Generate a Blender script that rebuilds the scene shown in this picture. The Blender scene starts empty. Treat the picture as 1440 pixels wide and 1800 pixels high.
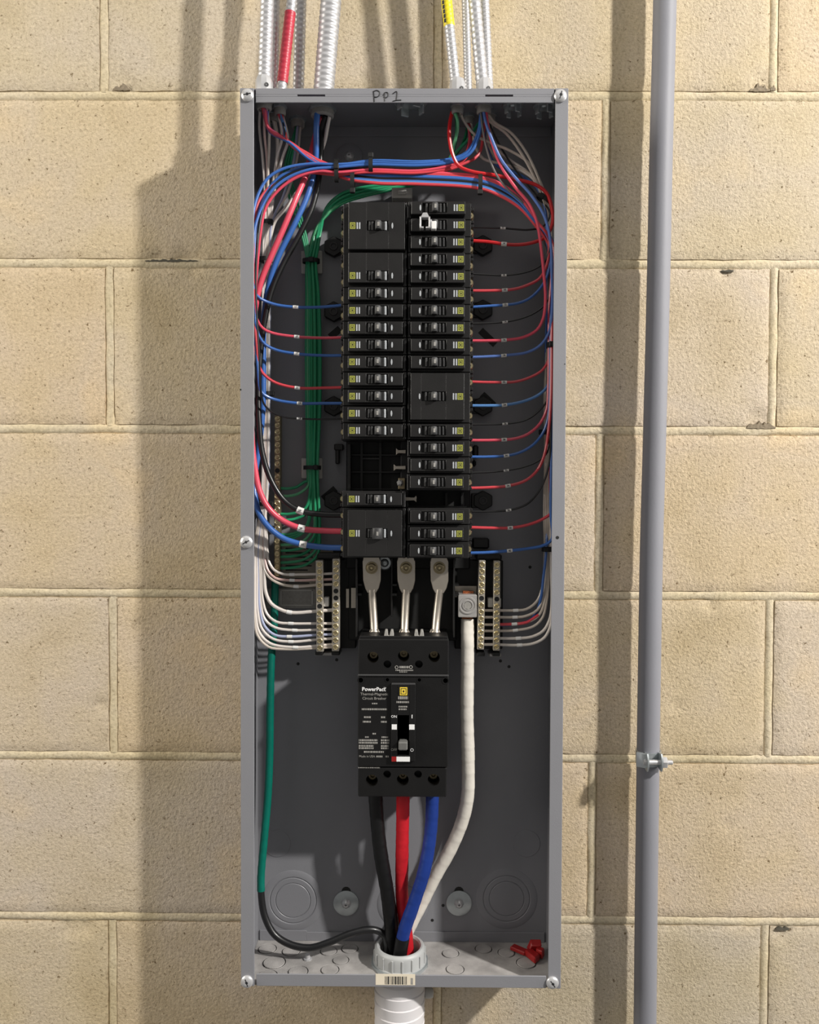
import bpy, bmesh, math, random
from mathutils import Vector, Matrix, noise
random.seed(7)
S = bpy.context.scene
COL = S.collection

# ------------------------------------------------------------------ camera
F_PX, CAM_D = 1462.4, 1.02487
PITCH, YAW, ROLL = 0.0249, 0.00696, 0.00398
_r = Vector((math.cos(YAW), math.sin(YAW), 0))
FW = Vector((-math.sin(YAW) * math.cos(PITCH), math.cos(YAW) * math.cos(PITCH), -math.sin(PITCH)))
_u = _r.cross(FW)
R2 = _r * math.cos(ROLL) + _u * math.sin(ROLL)
U2 = -_r * math.sin(ROLL) + _u * math.cos(ROLL)
CAM = Vector((0, -CAM_D, 0))
cd = bpy.data.cameras.new('camera')
cd.sensor_fit = 'VERTICAL'; cd.sensor_height = 24.0; cd.sensor_width = 24.0
cd.lens = F_PX / 1800 * 24.0
cd.clip_start = 0.01
cam = bpy.data.objects.new('camera', cd); COL.objects.link(cam)
m = Matrix.Identity(4)
for i in range(3):
    m[i][0] = R2[i]; m[i][1] = U2[i]; m[i][2] = -FW[i]; m[i][3] = CAM[i]
cam.matrix_world = m
S.camera = cam

# ------------------------------------------------------------------ light
S.view_settings.view_transform = 'Standard'
S.view_settings.look = 'None'
S.view_settings.exposure = 0.34
S.view_settings.gamma = 1.0
S.view_settings.use_curve_mapping = False
w = bpy.data.worlds.new('room_light'); S.world = w; w.use_nodes = True
w.node_tree.nodes['Background'].inputs[0].default_value = (1.0, 0.965, 0.92, 1)
w.node_tree.nodes['Background'].inputs[1].default_value = 0.15


def lamp(name, loc, target, size, energy, color, size_y=None):
    d = bpy.data.lights.new(name, 'AREA'); d.energy = energy; d.color = color
    d.shape = 'RECTANGLE' if size_y else 'SQUARE'; d.size = size
    if size_y: d.size_y = size_y
    o = bpy.data.objects.new(name, d); COL.objects.link(o)
    o.location = loc
    o.rotation_euler = (Vector(target) - Vector(loc)).to_track_quat('-Z', 'Y').to_euler()
    return o


LDIR = Vector((1.31, -1.0, 0.95)).normalized()
lamp('ceiling_fixture', LDIR * 3.2, (0, 0, 0), 0.12, 100, (1, .965, .91))
lamp('ceiling_bounce_fill', (0.3, -1.0, 1.9), (0.3, -1.0, 0), 3.0, 7, (1, .96, .90), 1.6)  # unseen area lamp added overhead to stand in for ceiling bounce
lamp('left_room_fill', (-2.3, -0.72, 0.7), (0, 0, 0), 1.3, 42, (1, .94, .84))  # added soft fill from the left, not a known fixture
lamp('right_room_fill', (2.5, -0.65, 0.5), (0, 0, 0), 1.0, 22, (1, .97, .93))  # added grazing fill from the right, not a known fixture


# ------------------------------------------------------------------ helpers
def W(px, py, h):
    """point seen at pixel (px, py) that lies h millimetres in front of the wall"""
    d = FW + R2 * ((px - 720) / F_PX) - U2 * ((py - 900) / F_PX)
    t = (-h / 1000.0 - CAM.y) / d.y
    return CAM + d * t


def new_mat(name, color, rough=.5, metal=0.0, var=.12, scale=60, bump=0.0, bscale=400, spec=.5, coat=0.0):
    mt = bpy.data.materials.new(name); mt.use_nodes = True
    nt = mt.node_tree; b = nt.nodes['Principled BSDF']
    b.inputs['Roughness'].default_value = rough
    b.inputs['Metallic'].default_value = metal
    b.inputs['Specular IOR Level'].default_value = spec
    b.inputs['Coat Weight'].default_value = coat
    tc = nt.nodes.new('ShaderNodeTexCoord')
    no = nt.nodes.new('ShaderNodeTexNoise'); no.inputs['Scale'].default_value = scale; no.inputs['Detail'].default_value = 3
    nt.links.new(tc.outputs['Object'], no.inputs['Vector'])
    mx = nt.nodes.new('ShaderNodeMix'); mx.data_type = 'RGBA'
    c = Vector(color)
    mx.inputs[6].default_value = (*(c * (1 - var)), 1); mx.inputs[7].default_value = (*[min(1, q * (1 + var)) for q in c], 1)
    nt.links.new(no.outputs['Fac'], mx.inputs[0])
    nt.links.new(mx.outputs[2], b.inputs['Base Color'])
    if bump:
        n2 = nt.nodes.new('ShaderNodeTexNoise'); n2.inputs['Scale'].default_value = bscale; n2.inputs['Detail'].default_value = 2
        nt.links.new(tc.outputs['Object'], n2.inputs['Vector'])
        bp = nt.nodes.new('ShaderNodeBump'); bp.inputs['Strength'].default_value = bump; bp.inputs['Distance'].default_value = .001
        nt.links.new(n2.outputs['Fac'], bp.inputs['Height']); nt.links.new(bp.outputs['Normal'], b.inputs['Normal'])
    return mt


def concrete_mat(name, base, hue_var, mortar=False):
    mt = bpy.data.materials.new(name); mt.use_nodes = True
    nt = mt.node_tree; N = nt.nodes; L = nt.links; b = N['Principled BSDF']
    b.inputs['Roughness'].default_value = .92; b.inputs['Specular IOR Level'].default_value = .2
    geo = N.new('ShaderNodeNewGeometry'); info = N.new('ShaderNodeObjectInfo')
    def nz(scale, detail, rough=.55):
        n = N.new('ShaderNodeTexNoise'); n.inputs['Scale'].default_value = scale; n.inputs['Detail'].default_value = detail
        n.inputs['Roughness'].default_value = rough
        L.new(geo.outputs['Position'], n.inputs['Vector']); return n
    def ramp(src, stops):
        r = N.new('ShaderNodeValToRGB'); r.color_ramp.elements[0].position = stops[0][0]; r.color_ramp.elements[0].color = (*stops[0][1], 1)
        r.color_ramp.elements[1].position = stops[-1][0]; r.color_ramp.elements[1].color = (*stops[-1][1], 1)
        for p, c in stops[1:-1]:
            e = r.color_ramp.elements.new(p); e.color = (*c, 1)
        L.new(src, r.inputs[0]); return r
    def mul(a, bb, fac=1.0):
        x = N.new('ShaderNodeMix'); x.data_type = 'RGBA'; x.blend_type = 'MULTIPLY'; x.inputs[0].default_value = fac
        L.new(a, x.inputs[6]); L.new(bb, x.inputs[7]); return x.outputs[2]
    B = Vector(base)
    big = nz(7, 3)
    c1 = ramp(big.outputs['Fac'], [(.30, Vector((B.x * .88, B.y * .86, B.z * .80))), (.45, B), (.58, Vector((B.x * 1.0, B.y * 1.015, B.z * 1.10))), (.72, Vector((B.x * 1.10, B.y * 1.07, B.z * 1.04)))])
    # grain of the aggregate
    g = nz(270, 4, .72)
    c2 = ramp(g.outputs['Fac'], [(.30, (.66, .63, .58)), (.44, (.93, .92, .90)), (.56, (1.03, 1.03, 1.02)), (.70, (1.20, 1.19, 1.16))])
    col = mul(c1.outputs[0], c2.outputs[0])
    # dark open pores
    pore = nz(165, 5, .68)
    pr = ramp(pore.outputs['Fac'], [(.335, (.32, .27, .20)), (.395, (1, 1, 1))])
    msk = nz(40, 2)
    pm = ramp(msk.outputs['Fac'], [(.60 if mortar else .36, (0, 0, 0)), (.72 if mortar else .50, (1, 1, 1))])
    x = N.new('ShaderNodeMix'); x.data_type = 'RGBA'; x.blend_type = 'MULTIPLY'
    L.new(pm.outputs[0], x.inputs[0]); L.new(col, x.inputs[6]); L.new(pr.outputs[0], x.inputs[7])
    col = x.outputs[2]
    if not mortar:
        rr = ramp(info.outputs['Random'], [(0, (.95, .96, 1.0)), (.35, (1, .98, .95)), (.7, (1.04, .99, .96)), (1, (1.0, 1.0, 1.07))])
        col = mul(col, rr.outputs[0])
    L.new(col, b.inputs['Base Color'])
    add = N.new('ShaderNodeMath'); add.operation = 'ADD'
    g2 = nz(250, 4, .6)
    L.new(g.outputs['Fac'], add.inputs[0]); L.new(g2.outputs['Fac'], add.inputs[1])
    sub = N.new('ShaderNodeMath'); sub.operation = 'ADD'
    pb = N.new('ShaderNodeRGBToBW'); L.new(x.outputs[2], pb.inputs[0])
    L.new(add.outputs[0], sub.inputs[0]); L.new(pb.outputs[0], sub.inputs[1])
    bp = N.new('ShaderNodeBump'); bp.inputs['Strength'].default_value = .35 if mortar else .50
    bp.inputs['Distance'].default_value = .0022
    L.new(sub.outputs[0], bp.inputs['Height']); L.new(bp.outputs['Normal'], b.inputs['Normal'])
    return mt


M = {}
M['block'] = concrete_mat('concrete_block', (.585, .494, .346), .13)
M['mortar'] = concrete_mat('mortar', (.60, .512, .350), .10, True)
M['grey'] = new_mat('grey_enamel', (.222, .224, .243), .45, 0, .04, 30, .12, 900)
M['dust'] = new_mat('dusty_enamel', (.33, .315, .305), .85, 0, .6, 42, .3, 500)
M['blk'] = new_mat('black_plastic', (.010, .0098, .0098), .42, 0, .2, 80)
M['blk2'] = new_mat('black_moulded', (.0135, .013, .013), .34, 0, .3, 45, .1, 700)
M['blk3'] = new_mat('jet_black_case', (.0075, .0073, .0075), .40, 0, .3, 45, .1, 700, .35)
M['togg'] = new_mat('toggle_grey', (.13, .13, .125), .45, 0, .15, 200)
M['char'] = new_mat('charcoal_plastic', (.036, .036, .037), .55, 0, .2, 80)
M['dull'] = new_mat('deep_black', (.008, .008, .008), .6, 0, .2, 80)
M['zinc'] = new_mat('zinc_plate', (.50, .54, .555), .32, .7, .12, 200)
M['bright'] = new_mat('bright_steel', (.58, .58, .59), .30, .45, .06, 200)
M['flex'] = new_mat('galvanised_armour', (.50, .50, .515), .42, .5, .10, 120)
M['tin'] = new_mat('tinned_copper', (.60, .545, .47), .38, .9, .12, 90)
M['alu'] = new_mat('aluminium', (.50, .485, .47), .42, .5, .08, 120)
M['bar'] = new_mat('plated_bar', (.60, .555, .48), .45, .75, .12, 120)
M['brass'] = new_mat('yellow_brass', (.66, .56, .34), .33, .95, .25, 300)
M['olive'] = new_mat('aged_brass', (.36, .30, .19), .42, .9, .25, 300)
M['copper'] = new_mat('bare_copper', (.55, .20, .09), .4, .8, .3, 300)
M['pipe'] = new_mat('grey_conduit_paint', (.225, .228, .255), .58, 0, .05, 25, .10, 300)
M['pvc'] = new_mat('white_pvc_tape', (.74, .72, .735), .5, 0, .05, 40)
M['gpvc'] = new_mat('grey_pvc', (.42, .43, .43), .45, 0, .08, 60)
M['cream'] = new_mat('cream_sticker', (.78, .70, .56), .6, 0, .05, 60)
M['tan'] = new_mat('tan_sticker', (.30, .27, .22), .6, 0, .12, 60)
M['white'] = new_mat('white_plastic', (.80, .79, .77), .45, 0, .04, 60)
M['offw'] = new_mat('off_white_nylon', (.52, .51, .48), .5, 0, .08, 60)
M['print'] = new_mat('grey_print', (.30, .29, .27), .6, 0, .25, 300)
M['wprint'] = new_mat('white_print', (.80, .80, .80), .6, 0, .03, 60)
M['ink'] = new_mat('black_ink', (.012, .012, .014), .6, 0, .1, 60)
M['yel'] = new_mat('yellow_mark', (.78, .58, .06), .5, 0, .06, 90)
M['yel2'] = new_mat('olive_yellow_mark', (.28, .29, .05), .5, 0, .1, 90)
M['tick'] = new_mat('pale_mark', (.42, .44, .46), .5, 0, .1, 90)
M['redpl'] = new_mat('red_plastic', (.28, .008, .008), .45, 0, .15, 80)
M['redtape'] = new_mat('red_tape', (.46, .03, .055), .4, 0, .2, 60)
M['yeltape'] = new_mat('yellow_tape', (.80, .66, .02), .45, 0, .08, 60)
WC = {'red': (.68, .065, .085), 'pink': (.75, .085, .135), 'drk': (.36, .02, .035), 'crim': (.60, .015, .02),
      'blue': (.045, .145, .46), 'lblue': (.10, .26, .58), 'navy': (.02, .05, .22), 'black': (.010, .010, .011), 'pblue': (.42, .46, .64), 'grayw': (.16, .155, .155),
      'white': (.74, .68, .63), 'dwhite': (.60, .53, .46), 'green': (.022, .30, .135), 'lgreen': (.11, .43, .21), 'peri': (.11, .20, .52), 'rose': (.66, .45, .41)}
for k, c in WC.items():
    M['w_' + k] = new_mat('insulation_' + k, c, .34, 0, .10, 35, 0, 100, .5, .15)
for k, c in {'black': (.0065, .0065, .007), 'red': (.50, .013, .022), 'blue': (.011, .036, .21), 'white': (.76, .72, .65), 'green': (.0, .135, .098)}.items():
    M['tape_' + k] = new_mat('taped_' + k, c, .42, 0, .18, 70, .35, 160, .3, 0)


class MB:
    """one mesh built from several shapes, all given in world coordinates"""
    def __init__(s): s.bm = bmesh.new()

    def _v(s, p): return s.bm.verts.new(p)

    def box(s, x0, x1, z0, z1, h0, h1, bev=0.0, seg=1):
        bm2 = bmesh.new()
        bmesh.ops.create_cube(bm2, size=1)
        cx, cz, ch = (x0 + x1) / 2, (z0 + z1) / 2, (h0 + h1) / 2
        for v in bm2.verts:
            v.co = Vector((cx + v.co.x * abs(x1 - x0), -(ch + v.co.y * abs(h1 - h0)), cz + v.co.z * abs(z1 - z0)))
        bmesh.ops.recalc_face_normals(bm2, faces=bm2.faces)
        if bev: bmesh.ops.bevel(bm2, geom=bm2.edges[:], offset=bev, segments=seg, affect='EDGES', profile=.5)
        s.merge(bm2); return s

    def merge(s, bm2, mat=None):
        mp = {}
        for v in bm2.verts:
            mp[v] = s.bm.verts.new(mat @ v.co if mat else v.co)
        for f in bm2.faces:
            try: s.bm.faces.new([mp[v] for v in f.verts])
            except ValueError: pass
        bm2.free()

    def obox(s, c, ax, ay, az, bev=0.0):
        """oriented box, c centre, ax ay az half vectors"""
        bm2 = bmesh.new(); bmesh.ops.create_cube(bm2, size=2)
        for v in bm2.verts: v.co = Vector(c) + ax * v.co.x + ay * v.co.y + az * v.co.z
        bmesh.ops.recalc_face_normals(bm2, faces=bm2.faces)
        if bev: bmesh.ops.bevel(bm2, geom=bm2.edges[:], offset=bev, segments=1, affect='EDGES', profile=.5)
        s.merge(bm2); return s

    def lathe(s, p, axis, prof, seg=20, cap=True):
        """prof: list of (distance along axis, radius)"""
        axis = Vector(axis).normalized(); p = Vector(p)
        a = axis.orthogonal().normalized(); b = axis.cross(a)
        rings = []
        for d, r in prof:
            if r < 1e-7: rings.append([s._v(p + axis * d)])
            else: rings.append([s._v(p + axis * d + (a * math.cos(t) + b * math.sin(t)) * r) for t in [2 * math.pi * i / seg for i in range(seg)]])
        for A, B in zip(rings, rings[1:]):
            n = max(len(A), len(B))
            for i in range(n):
                j = (i + 1) % n
                q = [A[i % len(A)], A[j % len(A)], B[j % len(B)], B[i % len(B)]]
                u = []
                for v in q:
                    if v not in u: u.append(v)
                if len(u) > 2: s.bm.faces.new(u)
        if cap:
            for R_ in (rings[0], rings[-1]):
                if len(R_) > 2: s.bm.faces.new(R_)
        return s

    def tube(s, pts, r, seg=8, step=.004, rfun=None, smooth=True):
        C = spline(pts, step) if smooth else [Vector(p) for p in pts]
        n = len(C)
        t = [(C[min(i + 1, n - 1)] - C[max(i - 1, 0)]).normalized() for i in range(n)]
        a = t[0].orthogonal().normalized()
        rings = []; L = 0
        for i in range(n):
            if i: L += (C[i] - C[i - 1]).length
            a = (a - t[i] * a.dot(t[i])).normalized(); b = t[i].cross(a)
            rr = rfun(L, i / (n - 1)) if rfun else r
            rings.append([s._v(C[i] + (a * math.cos(2 * math.pi * k / seg) + b * math.sin(2 * math.pi * k / seg)) * rr) for k in range(seg)])
        for A, B in zip(rings, rings[1:]):
            for i in range(seg):
                j = (i + 1) % seg
                s.bm.faces.new([A[i], A[j], B[j], B[i]])
        s.bm.faces.new(rings[0]); s.bm.faces.new(rings[-1])
        return s

    def prism(s, poly, h0, h1, bev=0.0):
        """poly of (x, z) extruded between heights h0 and h1"""
        bm2 = bmesh.new()
        A = [bm2.verts.new((x, -h0, z)) for x, z in poly]; B = [bm2.verts.new((x, -h1, z)) for x, z in poly]
        bm2.faces.new(A); bm2.faces.new(B)
        for i in range(len(A)):
            j = (i + 1) % len(A); bm2.faces.new([A[i], A[j], B[j], B[i]])
        bmesh.ops.recalc_face_normals(bm2, faces=bm2.faces)
        if bev: bmesh.ops.bevel(bm2, geom=bm2.edges[:], offset=bev, segments=1, affect='EDGES', profile=.5)
        s.merge(bm2); return s

    def ring(s, c, r, rt, axis=(0, -1, 0), seg=28, ts=6, flat=1.0):
        axis = Vector(axis).normalized(); a = axis.orthogonal().normalized(); b = axis.cross(a); c = Vector(c)
        R_ = []
        for i in range(seg):
            t = 2 * math.pi * i / seg; d = a * math.cos(t) + b * math.sin(t)
            R_.append([s._v(c + d * (r + rt * math.cos(2 * math.pi * k / ts)) + axis * (rt * flat * math.sin(2 * math.pi * k / ts))) for k in range(ts)])
        for i in range(seg):
            A, B = R_[i], R_[(i + 1) % seg]
            for k in range(ts):
                s.bm.faces.new([A[k], A[(k + 1) % ts], B[(k + 1) % ts], B[k]])
        return s

    def build(s, name, mat, parent=None, origin=None, smooth=True, angle=35):
        bm = s.bm
        bmesh.ops.recalc_face_normals(bm, faces=bm.faces)
        if origin is None:
            if parent: origin = worldloc(parent)
            else:
                xs = [v.co for v in bm.verts]
                lo = Vector((min(v.x for v in xs), min(v.y for v in xs), min(v.z for v in xs)))
                hi = Vector((max(v.x for v in xs), max(v.y for v in xs), max(v.z for v in xs)))
                origin = (lo + hi) / 2; origin.y = hi.y
        origin = Vector(origin)
        bmesh.ops.translate(bm, verts=bm.verts, vec=-origin)
        me = bpy.data.meshes.new(name); bm.to_mesh(me); bm.free()
        if smooth:
            me.polygons.foreach_set('use_smooth', [True] * len(me.polygons))
            me.set_sharp_from_angle(angle=math.radians(angle))
        me.materials.append(M[mat] if isinstance(mat, str) else mat)
        o = bpy.data.objects.new(name, me); COL.objects.link(o)
        if parent:
            o.parent = parent
            p = parent; wl = Vector((0, 0, 0))
            while p: wl += Vector(p.location); p = p.parent
            o.location = origin - wl
        else: o.location = origin
        return o


def worldloc(o):
    wl = Vector((0, 0, 0))
    while o: wl += Vector(o.location); o = o.parent
    return wl


def spline(pts, step):
    P = [Vector(p) for p in pts]
    if len(P) == 2:
        n = max(2, int((P[1] - P[0]).length / step)); return [P[0].lerp(P[1], i / n) for i in range(n + 1)]
    P = [P[0] * 2 - P[1]] + P + [P[-1] * 2 - P[-2]]
    out = []
    for i in range(1, len(P) - 2):
        p0, p1, p2, p3 = P[i - 1:i + 3]
        t0 = 0; t1 = t0 + max(1e-5, (p1 - p0).length) ** .5; t2 = t1 + max(1e-5, (p2 - p1).length) ** .5; t3 = t2 + max(1e-5, (p3 - p2).length) ** .5
        n = max(2, int((p2 - p1).length / step))
        for k in range(n):
            t = t1 + (t2 - t1) * k / n
            A1 = p0 * ((t1 - t) / (t1 - t0)) + p1 * ((t - t0) / (t1 - t0))
            A2 = p1 * ((t2 - t) / (t2 - t1)) + p2 * ((t - t1) / (t2 - t1))
            A3 = p2 * ((t3 - t) / (t3 - t2)) + p3 * ((t - t2) / (t3 - t2))
            B1 = A1 * ((t2 - t) / (t2 - t0)) + A2 * ((t - t0) / (t2 - t0))
            B2 = A2 * ((t3 - t) / (t3 - t1)) + A3 * ((t - t1) / (t3 - t1))
            out.append(B1 * ((t2 - t) / (t2 - t1)) + B2 * ((t - t1) / (t2 - t1)))
    out.append(P[-2]); return out


def tag(o, label, cat, group=None, kind=None):
    if label: o['label'] = label
    if cat: o['category'] = cat
    if group: o['group'] = group
    if kind: o['kind'] = kind
    return o


def empty(name, loc, label=None, cat=None, group=None):
    o = bpy.data.objects.new(name, None); o.empty_display_size = .01; COL.objects.link(o); o.location = loc
    return tag(o, label, cat, group)


def dup(root, delta, label=None, group=None):
    c = root.copy(); COL.objects.link(c); c.location = Vector(root.location) + Vector(delta)
    if label: c['label'] = label
    if group: c['group'] = group
    for ch in root.children:
        d = ch.copy(); COL.objects.link(d); d.parent = c
        for g in ch.children:
            e = g.copy(); COL.objects.link(e); e.parent = d
    return c


def text(s, size, c, mat, parent, name='lettering', align='CENTER', bold=0.0, sx=1.0, roll=0.0):
    """flat lettering facing out of the wall, centred at world point c"""
    cu = bpy.data.curves.new('t', 'FONT'); cu.body = s; cu.size = size; cu.align_x = align; cu.align_y = 'CENTER'
    cu.extrude = .00006; cu.offset = bold; cu.resolution_u = 2
    t = bpy.data.objects.new('t', cu); COL.objects.link(t)
    dg = bpy.context.evaluated_depsgraph_get(); dg.update()
    me = bpy.data.meshes.new_from_object(t.evaluated_get(dg))
    bpy.data.objects.remove(t)
    rot = Matrix.Rotation(roll, 3, 'Z')
    for v in me.vertices:
        q = rot @ Vector((v.co.x * sx, v.co.y, 0))
        v.co = Vector((q.x, -v.co.z, q.y))
    me.materials.clear(); me.materials.append(M[mat])
    o = bpy.data.objects.new(name, me); COL.objects.link(o)
    o.parent = parent; o.location = Vector(c) - worldloc(parent)
    return o


def bool_cut(o, cutters):
    """cut holes (list of MB) out of a finished mesh object"""
    tmp = []
    for i, mb in enumerate(cutters):
        c = mb.build('cut', 'blk', None, origin=(0, 0, 0), smooth=False); tmp.append(c)
        md = o.modifiers.new('b%d' % i, 'BOOLEAN'); md.object = c; md.operation = 'DIFFERENCE'; md.solver = 'EXACT'
    bpy.context.view_layer.update()
    dg = bpy.context.evaluated_depsgraph_get(); dg.update()
    me = bpy.data.meshes.new_from_object(o.evaluated_get(dg))
    o.modifiers.clear(); old = o.data; o.data = me; me.name = o.name
    for c in tmp: bpy.data.objects.remove(c)
    me.polygons.foreach_set('use_smooth', [True] * len(me.polygons)); me.set_sharp_from_angle(angle=math.radians(35))


mm = .001

# ------------------------------------------------------------------ block wall
CW, CH, X0, Z0 = .4064, .2032, -.37865, .48188
JZ = {k: Z0 - k * CH for k in range(-3, 10)}          # horizontal joints
_vj = {0: (182, 80), 1: (1066, 280), 2: (192, 600), 3: (1055, 830), 4: (198, 1180), 5: (1041, 1480), 6: (197, 1700)}
_vj_r = {0: (1362, 80), 2: (1361, 600), 4: (1353, 1190), 6: (1345, 1700)}
CHIPS = [(215, 142, 13, 5), (228, 150, 9, 4), (1345, 146, 16, 5), (1330, 738, 15, 5), (1350, 740, 12, 4), (1275, 480, 9, 3), (330, 157, 6, 2),
         (1050, 440, 26, 2.5), (178, 1240, 10, 3), (330, 460, 26, 2), (280, 461, 20, 2), (1250, 1062, 9, 3), (1187, 1243, 6, 5), (1372, 1640, 12, 4), (1385, 1632, 7, 4),
         (1282, 1448, 5, 4), (1035, 1370, 10, 4), (120, 1632, 16, 3), (150, 1635, 12, 3), (180, 740, 7, 3), (1335, 1322, 8, 3), (205, 738, 8, 3), (190, 1302, 8, 3)]
CHIPW = [(W(a, b, 0), r * .00085, d * mm * 1.3) for a, b, r, d in CHIPS]

wallm = MB()
wallm.box(-1.15, 1.15, JZ[9] - .1, JZ[-3] + .1, -.15, -.0036)
wall = wallm.build('wall_back', 'mortar', None)
tag(wall, 'beige painted concrete block wall with tooled mortar joints', None, kind='structure')


def joint_edges(c):
    if c in _vj:
        x = W(*_vj[c], 0).x
    else:
        x = X0 + (0 if c % 2 == 0 else 1.5 * CW)
    if c in _vj_r: step = (W(*_vj_r[c], 0).x - x) / 2
    else: step = CW
    base = x if c % 2 == 0 else x - step
    return [base + step * n for n in range(-2, 6)]


def wob(x, z, sc, seed):
    return noise.noise(Vector((x * sc, z * sc, seed)))


G = .0059  # half joint width
for c in range(-1, 8):
    zt, zb = JZ[c - 1], JZ[c]
    ed = joint_edges(c)
    for xa, xb in zip(ed, ed[1:]):
        if xb < -.72 or xa > .72: continue
        nx, nz = 56, 28
        bm = bmesh.new(); grid = []
        for j in range(nz + 1):
            row = []
            for i in range(nx + 1):
                # ease towards the edges so the arris gets more points
                e = lambda t: .5 - .5 * math.cos(math.pi * t) if False else t
                u, v = i / nx, j / nz
                x = xa + G + (xb - xa - 2 * G) * u; z = zb + G + (zt - zb - 2 * G) * v
                db = min(x - xa - G, xb - G - x, z - zb - G, zt - G - z)
                x += wob(x, z, 60, 1) * .0011 * (1 if db < .006 else .3); z += wob(x, z, 60, 9) * .0011 * (1 if db < .006 else .3)
                dep = wob(x, z, 9, 3) * .0007 + wob(x, z, 70, 5) * .0004 + wob(x, z, 190, 6) * .00035
                if db < .003: dep -= .0016 * (1 - db / .003) ** 1.5
                for cp, cr, cdp in CHIPW:
                    dd = math.hypot(x - cp.x, z - cp.z) / cr
                    if dd < 1.4:
                        dd += wob(x, z, 160, 4) * .35
                        if dd < 1: dep = max(dep - cdp * min(1, (1 - dd) * 2.6), -.0034)
                row.append(bm.verts.new((x, -dep, z)))
            grid.append(row)
        for j in range(nz):
            for i in range(nx):
                bm.faces.new([grid[j][i], grid[j][i + 1], grid[j + 1][i + 1], grid[j + 1][i]])
        # returns into the joint
        rim = grid[0] + [grid[j][nx] for j in range(1, nz + 1)] + [grid[nz][i] for i in range(nx - 1, -1, -1)] + [grid[j][0] for j in range(nz - 1, 0, -1)]
        back = [bm.verts.new((v.co.x, .006, v.co.z)) for v in rim]
        for i in range(len(rim)):
            j = (i + 1) % len(rim); bm.faces.new([rim[i], rim[j], back[j], back[i]])
        b = MB(); b.bm.free(); b.bm = bm
        b.build('concrete_block', 'block', wall, origin=((xa + xb) / 2, 0, (zt + zb) / 2), angle=60)

# tooled mortar beads in the joints
def bead(p0, p1, half, rise, name):
    d = (p1 - p0); L = d.length; d.normalize(); sd = Vector((-d.z, 0, d.x))
    n = max(2, int(L / .008)); b = MB(); prev = None
    K = 7
    for i in range(n + 1):
        p = p0 + d * (L * i / n)
        off = wob(p.x, p.z, 18, 2) * .0013; hw = half * (1 + wob(p.x, p.z, 30, 8) * .30)
        row = []
        for k in range(K):
            a = -1 + 2 * k / (K - 1)
            hgt = -.0036 + rise * (1 - abs(a) ** 2.6) + wob(p.x, p.z, 50, k) * .0004
            row.append(b._v(p + sd * (off + a * hw) + Vector((0, -hgt, 0))))
        if prev:
            for k in range(K - 1): b.bm.faces.new([prev[k], prev[k + 1], row[k + 1], row[k]])
        prev = row
    return b.build(name, 'mortar', wall, angle=80)


for k in range(-2, 8):
    bead(Vector((-.75, 0, JZ[k])), Vector((.75, 0, JZ[k])), .0064, .0028, 'mortar_joint')
for c in range(-1, 8):
    for x in joint_edges(c):
        if abs(x) < .7: bead(Vector((x, 0, JZ[c] + .004)), Vector((x, 0, JZ[c - 1] - .004)), .0058, .0027, 'mortar_joint')

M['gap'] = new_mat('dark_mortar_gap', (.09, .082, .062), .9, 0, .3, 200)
M['chip_shade'] = new_mat('crumbled_mortar_shade', (.24, .195, .135), .95, 0, .5, 260, .8, 300)
rg = random.Random(5)
for gx0, gx1, gy, ga, gm, gh in [(255, 347, 458.5, 4.2, 'gap', -.0003), (1318, 1354, 159, 15, 'chip_shade', -.0002), (1355, 1364, 158, 12, 'chip_shade', -.0002), (200, 228, 157, 13, 'chip_shade', -.0004), (1314, 1364, 752, 13, 'chip_shade', -.0002), (1268, 1290, 476, 3.5, 'gap', -.0002), (1365, 1388, 1634, 5, 'gap', -.0002)]:  # dark patches paint in the shade of chipped hollows and open joints
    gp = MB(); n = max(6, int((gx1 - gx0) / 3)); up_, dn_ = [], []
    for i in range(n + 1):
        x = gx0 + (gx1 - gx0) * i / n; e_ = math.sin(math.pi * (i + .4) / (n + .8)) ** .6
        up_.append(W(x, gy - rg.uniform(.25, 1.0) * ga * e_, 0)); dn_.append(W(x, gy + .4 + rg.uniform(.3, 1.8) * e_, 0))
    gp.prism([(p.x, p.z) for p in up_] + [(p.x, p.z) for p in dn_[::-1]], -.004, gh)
    gp.build('mortar_gap_shade', gm, wall)['label'] = 'crumbled spot at the mortar joint with its shade painted dark'

# ------------------------------------------------------------------ enclosure
XL, XR, ZB, ZT, HF = -.19539, -.19539 + .362, -.56139, -.56139 + 1.00529, .0958
TH = .0016
box = empty('electrical_enclosure', ((XL + XR) / 2, -.001, ZB), 'tall open grey steel breaker panel enclosure mounted on the block wall', 'electrical panel')


def part(name, mat, parent, f, **k):
    b = MB(); f(b); return b.build(name, mat, parent, **k)


back = part('back_panel', 'grey', box, lambda b: b.box(XL + TH, XR - TH, ZB + TH, ZT - TH, .001, .0025))
part('side_wall', 'grey', box, lambda b: b.box(XL, XL + TH, ZB, ZT, .001, HF, .0004))
part('side_wall', 'grey', box, lambda b: b.box(XR - TH, XR, ZB, ZT, .001, HF, .0004))
part('top_wall', 'grey', box, lambda b: b.box(XL + TH, XR - TH, ZT - TH, ZT, .001, HF, .0003))
floor_p = part('bottom_wall', 'dust', box, lambda b: b.box(XL + TH, XR - TH, ZB, ZB + TH, .001, HF - .001, .0002))
FWD = .0153
part('front_flange', 'grey', box, lambda b: b.box(XL, XL + FWD, ZB, ZT, HF, HF + TH, .0005))
part('front_flange', 'grey', box, lambda b: b.box(XR - FWD + .001, XR, ZB, ZT, HF, HF + TH, .0005))


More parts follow.
